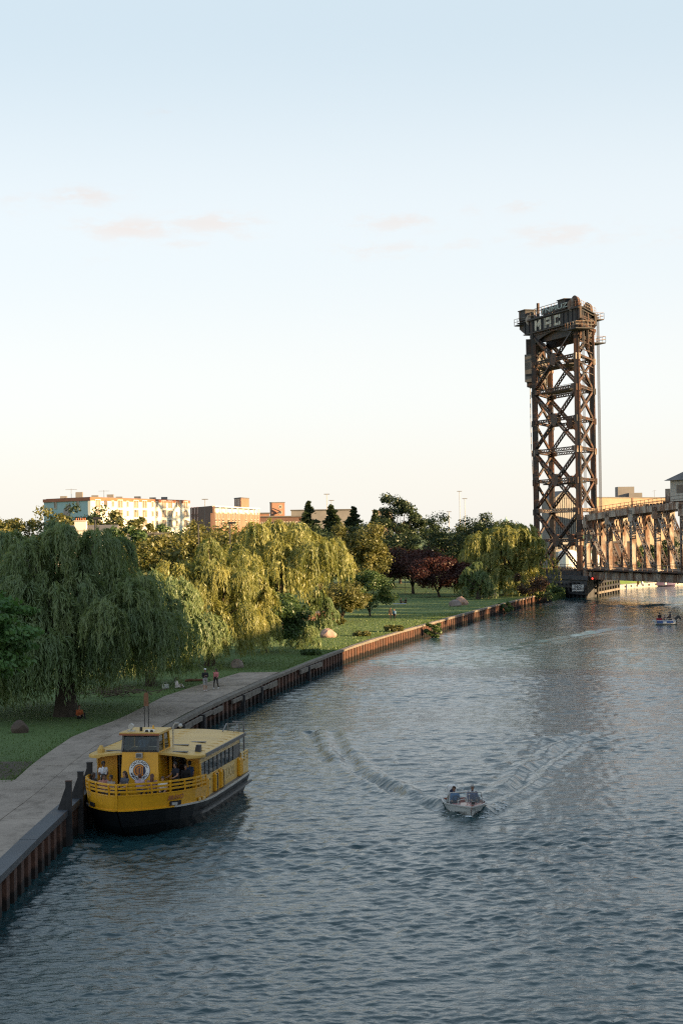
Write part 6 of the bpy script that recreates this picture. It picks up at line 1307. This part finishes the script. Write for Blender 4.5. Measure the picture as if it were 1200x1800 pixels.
person(on_taxi(1.35, 3.15, 1.40), -TH + R(10), 'passenger in white and black sitting at the right of the taxi bow', 'sit', top=(.60, .58, .54), legs=(.02, .02, .022), skin='light', hair='brown', H=1.60, group=GP)
person(on_taxi(1.72, 4.35, 1.34), -TH + R(-40), 'person in navy shirt standing before the taxi cabin door', 'lean', top=(.014, .018, .030), legs=(.02, .02, .024), skin='tan', hair='black', H=1.76, group=GP)
person(on_taxi(2.02, 4.85, 1.32), -TH + R(30), 'person in black leaning forward at the right taxi rail', 'lean', top=(.011, .011, .012), legs=(.012, .012, .013), skin='tan', hair='black', H=1.62, sleeve='long', group=GP)
person(on_taxi(2.12, 5.35, 1.30), -TH + R(-120), 'person in blue top seen from behind at the right taxi rail', 'stand', top=(.020, .045, .10), legs=(.015, .015, .018), skin='tan', hair='black', H=1.72, group=GP)
person(on_taxi(-.05, 5.0, 3.12), -TH, 'skipper in pale blue shirt at the wheel of the taxi', 'sit', top=(.40, .47, .56), legs=(.04, .04, .05), skin='light', hair='grey', H=1.78, hat=(.05, .05, .06), group=GP)
# ------------------------------------------------------------------ small motor boats
def small_boat(root, L, B, zb, zs, hull_mat, deck_mat, deck_to=.38, trim='trim'):
    def hb(v): t_ = v / L; return B / 2 * min(1, math.sin(min(1, t_ / .55) * math.pi / 2) ** .8) * (1 if t_ < .6 else 1 - .12 * (t_ - .6) / .4) + .02
    def zg(v): return zb + (zs - zb) * min(1, v / L * 1.3)
    vs_ = [L * k / 16 for k in range(17)]; rg = []
    for v in vs_:
        h = hb(v); t_ = v / L; k0 = max(0, 1 - t_ * 3.0)
        rg.append([(-h, v, zg(v)), (-h * .86, v + .22 * k0, .12 + .18 * k0), (0, v + .38 * k0, -.25 + .15 * k0), (h * .86, v + .22 * k0, .12 + .18 * k0), (h, v, zg(v))])
    mb = loft(rg); mb.add(rg[-1], [(0, 1, 2, 3, 4)]); mb.build('hull', M[hull_mat], root)
    for s in (-1, 1):
        mb = MB()
        for a, b in zip(vs_, vs_[1:]): mb.bar((s * hb(a), a, zg(a)), (s * hb(b), b, zg(b)), .07, .06)
        mb.build('gunwale', M[trim], root)
    n = int(16 * deck_to); mb = loft([[(-hb(v) + .02, v, zg(v) - .01), (0, v, zg(v) + .07), (hb(v) - .02, v, zg(v) - .01)] for v in vs_[:n + 1]]); mb.build('foredeck', M[deck_mat], root)
    mb = loft([[(-hb(v) * .85, v, .10), (hb(v) * .85, v, .10)] for v in vs_[n - 1:]]); mb.build('floor', M[deck_mat], root)
    for s in (-1, 1): mb = loft([[(s * (hb(v) - .06), v, zg(v) - .02), (s * hb(v) * .84, v, .105)] for v in vs_[n:]]); mb.build('inner_side', M[deck_mat], root)
    mb = MB(); mb.box((0, L - .05, (zs + .1) / 2), (B * .86, .08, zs - .12)); mb.build('transom', M[deck_mat], root)
    return hb, zg
M['mahogany'] = simple('mahogany', (.32, .085, .05), .3, .25, 2.5, coat=.4); M['boat_white'] = simple('boat_white', (.76, .76, .73), .35, .08, 1.5, coat=.3); M['boat_blue'] = simple('boat_blue', (.045, .10, .28), .4, .12, 2)
M['screen'] = paneglass('windscreen_glass', (.88, .92, .93), .015)
sb_ = onz(829, 1438.5, 0); TB = R(-3.5)
lch = empty('motor_launch', (sb_.x, sb_.y, .02), -TB, 'small white motor launch with mahogany deck heading toward the camera', 'boat')
lch.rotation_euler = (R(-1.5), 0, -TB)
hb, zg = small_boat(lch, 5.0, 2.05, .52, .42, 'boat_white', 'mahogany', .40)
for s in (-1, 1):
    mb = MB(); mb.extr([(0, 1.75, .510), (s * .86, 2.15, .450), (s * .78, 2.35, .950), (0, 2.0, 1.010)], (0, 0, 0), (0, .02, 0)); mb.build('windscreen', M['screen'], lch)
    mb = MB(); mb.extr([(s * .86, 2.15, .450), (s * .92, 2.85, .390), (s * .86, 2.85, .650), (s * .78, 2.35, .950)], (0, 0, 0), (s * .02, 0, 0)); mb.build('windscreen_wing', M['screen'], lch)
    mb = MB(); mb.tube([(0, 2.0, 1.020), (s * .78, 2.35, .960), (s * .86, 2.85, .660)], .026, 6); mb.tube([(s * .86, 2.15, .460), (s * .78, 2.35, .950)], .022, 6); mb.build('screen_frame', M['trim'], lch)
    mb = MB(); mb.box((s * .45, 3.35, .03), (.62, .5, .12)); mb.box((s * .45, 3.68, .30), (.62, .10, .45)); mb.build('seat', M['trim' if s > 0 else 'boat_white'], lch)
mb = MB(); mb.tube([(0, 1.76, .530), (0, 2.0, 1.010)], .022, 6); mb.build('screen_frame', M['trim'], lch)
mb = MB(); mb.tube([(-.55, .95, .550), (-.55, 1.0, .730), (-.2, 1.1, .790), (-.1, 1.1, .590)], .025, 6); mb.build('bow_rail', M['trim'], lch)
mb = MB(); mb.box((.15, .62, .650), (.14, .2, .14)); mb.build('bow_light', M['black'], lch)
mb = MB(); mb.tube([(0, .9, .620), (0, .9, 1.010)], .015, 5); mb.ball((0, .9, 1.010), .05, 8, 6); mb.build('bow_staff', M['trim'], lch)
mb = MB(); mb.tube([(-.45 + .19 * math.cos(a * .5236), 2.45 + .05 * math.sin(a * .5236), .62 + .17 * math.sin(a * .5236)) for a in range(13)], .016, 6); mb.build('steering_wheel', M['black'], lch)
ob = MB(); ob.box((-.35, 5.15, .680), (.42, .55, .58)); ob.box((-.35, 5.12, .99), (.34, .44, .08)); eng = ob.build('outboard_motor', M['white'], lch); mb = MB(); mb.box((-.35, 5.15, -.120), (.16, .28, 1.0)); link('motor_leg', mb.mesh('motor_leg', M['trim']), eng); mb = MB(); mb.tube([(-.35, 4.865, .730), (-.35, 4.85, .730)], .14, 12); link('motor_badge', mb.mesh('motor_badge', M['navy']), eng)
CB, SB = math.cos(TB), math.sin(TB)
def on_l(u, v, z): return (sb_.x + u * CB + v * SB, sb_.y - u * SB + v * CB, z)
person(on_l(-.45, 3.38, .18), -TB, 'person in blue shirt steering the white launch', 'ground', top=(.06, .15, .29), legs=(.05, .05, .06), skin='tan', hair='brown', H=1.78, sleeve='long', vox=.018, group='people in the launch')
person(on_l(.48, 3.38, .18), -TB + R(8), 'person in navy jacket on the right seat of the white launch', 'ground', top=(.035, .055, .13), legs=(.04, .04, .05), skin='tan', hair='grey', H=1.86, sleeve='long', vox=.018, group='people in the launch')
# far boat crossing left
fb = onz(1146, 1098, 0); TF = R(97); far = empty('small_inflatable_boat', (fb.x, fb.y, 0), -TF + 0, 'little white and blue open boat crossing near the right edge', 'boat')
hb, zg = small_boat(far, 3.3, 1.7, .62, .62, 'boat_white', 'trim', .20, 'white')
mb = MB(); mb.box((.86, 1.75, .42), (.05, 2.3, .34)); mb.build('blue_panel', M['boat_blue'], far); mb = MB(); mb.box((.90, 1.7, .36), (.03, .5, .3)); mb.build('number_panel', M['white'], far)
mb = MB(); mb.box((0, .95, .62), (1.1, .8, .6)); mb.build('red_seat', cloth((.25, .02, .03)), far); mb = MB(); mb.box((0, 2.5, .55), (1.2, .5, .5)); mb.build('seat', M['black'], far)
ob = MB(); ob.bar((0, 3.2, .75), (0, 3.75, 1.25), .35, .4); ob.bar((0, 3.7, 1.2), (0, 4.0, .75), .22, .25); ob.bar((0, 3.3, .8), (0, 3.45, -.2), .2, .2); ob.build('outboard_motor', M['black'], far)
def on_f(u, v, z): c, s = math.cos(-TF), math.sin(-TF); return (fb.x + u * c - v * s, fb.y + u * s + v * c, z)
person(on_f(.1, 1.05, .45), -TF + R(-80), 'dark dressed person at the front of the small blue and white boat', 'sit', top=(.014, .012, .014), legs=(.02, .02, .02), hair='black', skin='tan', vox=.028, sleeve='long', group='people in the small boat')
person(on_f(.0, 1.7, .25), -TF + R(20), 'small person in the middle of the blue and white boat', 'sit', top=(.10, .08, .12), legs=(.05, .05, .06), hair='brown', skin='light', vox=.028, H=1.5, group='people in the small boat')
person(on_f(.0, 2.5, .50), -TF + R(0), 'taller person in dark blue at the back of the small boat', 'sit', top=(.018, .020, .045), legs=(.02, .02, .03), hair='black', skin='tan', vox=.028, H=1.86, sleeve='long', group='people in the small boat')
# moored runabout and floating dock beyond the bridge
dk = [onz(1082, 1036, 0), onz(1140, 1031.5, 0), onz(1235, 1026, 0)]
dock = empty('floating_dock', dk[0], 0, 'pale floating dock lit by the sun beyond the bridge', 'dock')
L_ = resample(dk, 3.2)
for a, b in zip(L_, L_[1:]):
    d = (b - a).normalized(); n_ = Vector((-d.y, d.x, 0)); c = a + (b - a) * .97
    mb = MB(); mb.prism([(p.x, p.y) for p in (a, c, c + n_ * 2.2, a + n_ * 2.2)], -.3, .95); mb.build('dock_section', M['concrete_pale'], dock, origin=dk[0])
    mb = MB(); m = (a + c) / 2 - n_ * .03; mb.box(m + Vector((0, 0, .5)), (.7, .1, .45), math.atan2(d.y, d.x)); mb.build('bumper', M['black'], dock, origin=dk[0])
p = onz(1176, 1031, 0); rb = empty('moored_runabout', (p.x, p.y, .1), R(-78), 'white and purple runabout moored at the dock behind the bridge', 'boat')
M['purple_hull'] = simple('purple_hull', (.13, .10, .17), .35, .1, 2)
rb.rotation_euler = (0, 0, R(82)); rb.location = (onz(1188, 1030, 0).x, onz(1188, 1030, 0).y, .1)
rb.rotation_euler = (0, 0, R(90)); small_boat(rb, 7.0, 2.3, 1.15, .95, 'purple_hull', 'boat_white', .45)
mb = MB(); mb.extr([(-.8, 3.0, 1.2), (.8, 3.0, 1.2), (.65, 3.4, 1.75), (-.65, 3.4, 1.75)], (0, 0, 0), (0, .03, 0)); mb.build('windscreen', M['screen'], rb)
for px, lab, m in ((1122, 'orange marker post on the dock behind the bridge', 'lit_and_paint_yellow'), (1129, 'white marker post on the dock behind the bridge', 'white'), (1170, 'white post beside the moored runabout', 'white')):
    p = onz(px, 1028, .9); po = empty('dock_post', p, 0, lab, 'post', 'posts on the dock'); MB().tube([(0, 1.2, 0), (0, 1.2, 1.3)], .28, 8).build('post', M[m], po); MB().tube([(0, 1.2, 1.3), (0, 1.2, 1.45)], [.34, .1], 8).build('post_cap', M[m], po)
# ------------------------------------------------------------------ small things on the bank
# mooring piles beside the taxi
for i, (px, py, top, lab) in enumerate(((117, 1424, 1373, 'nearest dark mooring pile at the wall before the taxi'), (138, 1404, 1357, 'middle dark mooring pile at the wall left of the taxi bow'), (154, 1388, 1341, 'farthest dark mooring pile beside the taxi bow'))):
    p = onz(px, py, BZ); h = aty(px, top, p.y).z
    mp = empty('mooring_pile', (p.x + .12, p.y, 0), 0, lab, 'mooring pile', 'mooring piles by the taxi')
    MB().box((0, 0, (h - 1.5) / 2), (.26, .26, h + 1.5)).build('post', M['timber_dark'], mp)
    MB().extr([(-.13, -.1, h - .25), (-.13, -.1, BZ - .1), (-.55, -.1, BZ - .1)], (0, 0, 0), (0, .2, 0)).build('knee_brace', M['timber_dark'], mp)
    MB().box((0, 0, h + .012), (.30, .30, .03)).build('pile_cap', M['rust'], mp)
# two-post board
p = onz(258, 1283, BZ); sg = empty('post_sign', (p.x, p.y, BZ - .01), R(-5), 'narrow brown board on two thin posts behind the taxi', 'sign')
h1 = aty(258, 1217, p.y).z - BZ; h0 = aty(258, 1241, p.y).z - BZ
for s in (-1, 1): MB().tube([(s * .13, 0, -.1), (s * .13, 0, h1 - .25)], .028, 7).build('post', M['black'], sg)
mb = MB(); pr = [(-.15, -.05, h0), (.15, -.05, h0), (.15, -.05, h1 - .12), (.08, -.05, h1), (-.08, -.05, h1), (-.15, -.05, h1 - .12)]; mb.extr(pr, (0, 0, 0), (0, .05, 0)); mb.build('board', simple('sign_brown', (.24, .115, .06), .8, .15, 3), sg)
# boulders
def boulder(px, py, w, h, seed, label, mat='rock', squash=.9, group='boulders on the lawn'):
    p = onz(px, py, LZ); r = random.Random(seed); k = F / p.y; W, H_ = w / k, h / k
    bm = bmesh.new(); bmesh.ops.create_icosphere(bm, subdivisions=3, radius=1.0)
    planes = [(Vector((r.uniform(-1, 1), r.uniform(-1, 1), r.uniform(-.3, 1))).normalized(), r.uniform(.62, .92)) for _ in range(11)]
    for v in bm.verts:
        for n_, d in planes:
            e = v.co.dot(n_) - d
            if e > 0: v.co -= n_ * e * .92
        v.co *= 1 + .03 * math.sin(v.co.x * 9 + seed) * math.sin(v.co.y * 8 + seed * 2)
        v.co.x *= W / 2 * 1.12; v.co.y *= W / 2 * squash; v.co.z = v.co.z * H_ * .62 + H_ * .38
    me = bpy.data.meshes.new('boulder'); bm.to_mesh(me); bm.free(); me.materials.append(M[mat])
    o = link('boulder', me, None, (p.x, p.y + W * .3, LZ - .03)); tag(o, label, 'boulder', group); return o
M['rock_brown'] = simple('brown_stone', (.10, .075, .058), .95, .3, 1.0, bump=.05, detail=8)
M['rock_pink'] = simple('pink_granite', (.34, .23, .19), .9, .25, 1.0, bump=.05, detail=8)
boulder(575, 1121, 32, 18, 1, 'sunlit pink granite boulder on the grass near the wall', 'rock_pink'); boulder(418, 1174, 22, 17, 2, 'grey boulder on the grass at the end of the riverwalk'); boulder(34, 1289, 30, 24, 3, 'rounded brown boulder in the shade at the left edge', 'rock_brown')
boulder(800, 1066, 20, 13, 4, 'small grey boulder of the pair on the far lawn'); boulder(812, 1064, 22, 16, 5, 'larger tan boulder of the pair on the far lawn', 'rock_pink'); boulder(857, 1052, 20, 14, 6, 'large grey boulder near the willow by the bridge'); boulder(868, 1051, 13, 9, 7, 'small pinkish boulder near the willow by the bridge', 'rock_pink')
# blanket, picnic bag, log, brush pile
p = onz(702, 1062, LZ); mb = MB(); mb.box((0, 0, .02), (2.2, 1.5, .03)); bl = link('blanket', mb.mesh('blanket', cloth((.28, .36, .55))), None, (p.x, p.y + .5, LZ + .02), .2); tag(bl, 'pale blue blanket under the sitting pair on the far lawn', 'blanket')
p = onz(291, 1210, LZ); bg = empty('picnic_bag', (p.x, p.y, LZ), .3, 'white picnic bag on the grass left of the person in white', 'bag'); MB().box((0, 0, .17), (.5, .3, .34)).build('body', cloth((.55, .55, .53)), bg); MB().tube([(-.15, 0, .33), (-.12, 0, .5), (.12, 0, .5), (.15, 0, .33)], .02, 6).build('handle', cloth((.5, .5, .48)), bg)
p = onz(341, 1198, LZ); lg = empty('driftwood_log', (p.x, p.y, LZ), .25, 'short reddish log lying on the grass by the willows', 'log'); MB().tube([(-.75, 0, .10), (-.2, .03, .13), (.75, 0, .11)], [.10, .12, .09], 9).build('stem', simple('log_wood', (.20, .10, .06), .9, .3, 4), lg); MB().tube([(.1, 0, .18), (.25, -.05, .36)], [.05, .03], 7).build('stub', M['bark'], lg)
r = random.Random(5); p = onz(205, 1225, LZ); bp = empty('brush_pile', (p.x, p.y, LZ), 0, 'heap of bare fallen branches under the big shaded willow', 'branches')
mt = simple('dry_branch', (.15, .115, .085), .95, .3, 3)
for i in range(46):
    a = r.uniform(-.5, .5) + (math.pi if r.random() < .5 else 0); x, y = r.gauss(0, 1.3), r.gauss(0, .8); L = r.uniform(.8, 2.2); z = r.uniform(.05, .55)
    MB().tube([(x, y, z), (x + L * .5 * math.cos(a), y + L * .5 * math.sin(a), z + r.uniform(.05, .4)), (x + L * math.cos(a), y + L * math.sin(a), z + r.uniform(-.2, .3) + .1)], [.04, .032, .012], 5).build('branch', mt, bp)
# debris and small stones on the cap of the wall
for i in range(14):
    f = random.random(); q = bank[3] + (bank[9] - bank[3]) * f
scene.render.film_transparent = False
scene.cycles.max_bounces = 8; scene.cycles.diffuse_bounces = 3; scene.cycles.glossy_bounces = 4; scene.cycles.transmission_bounces = 6; scene.cycles.transparent_max_bounces = 8
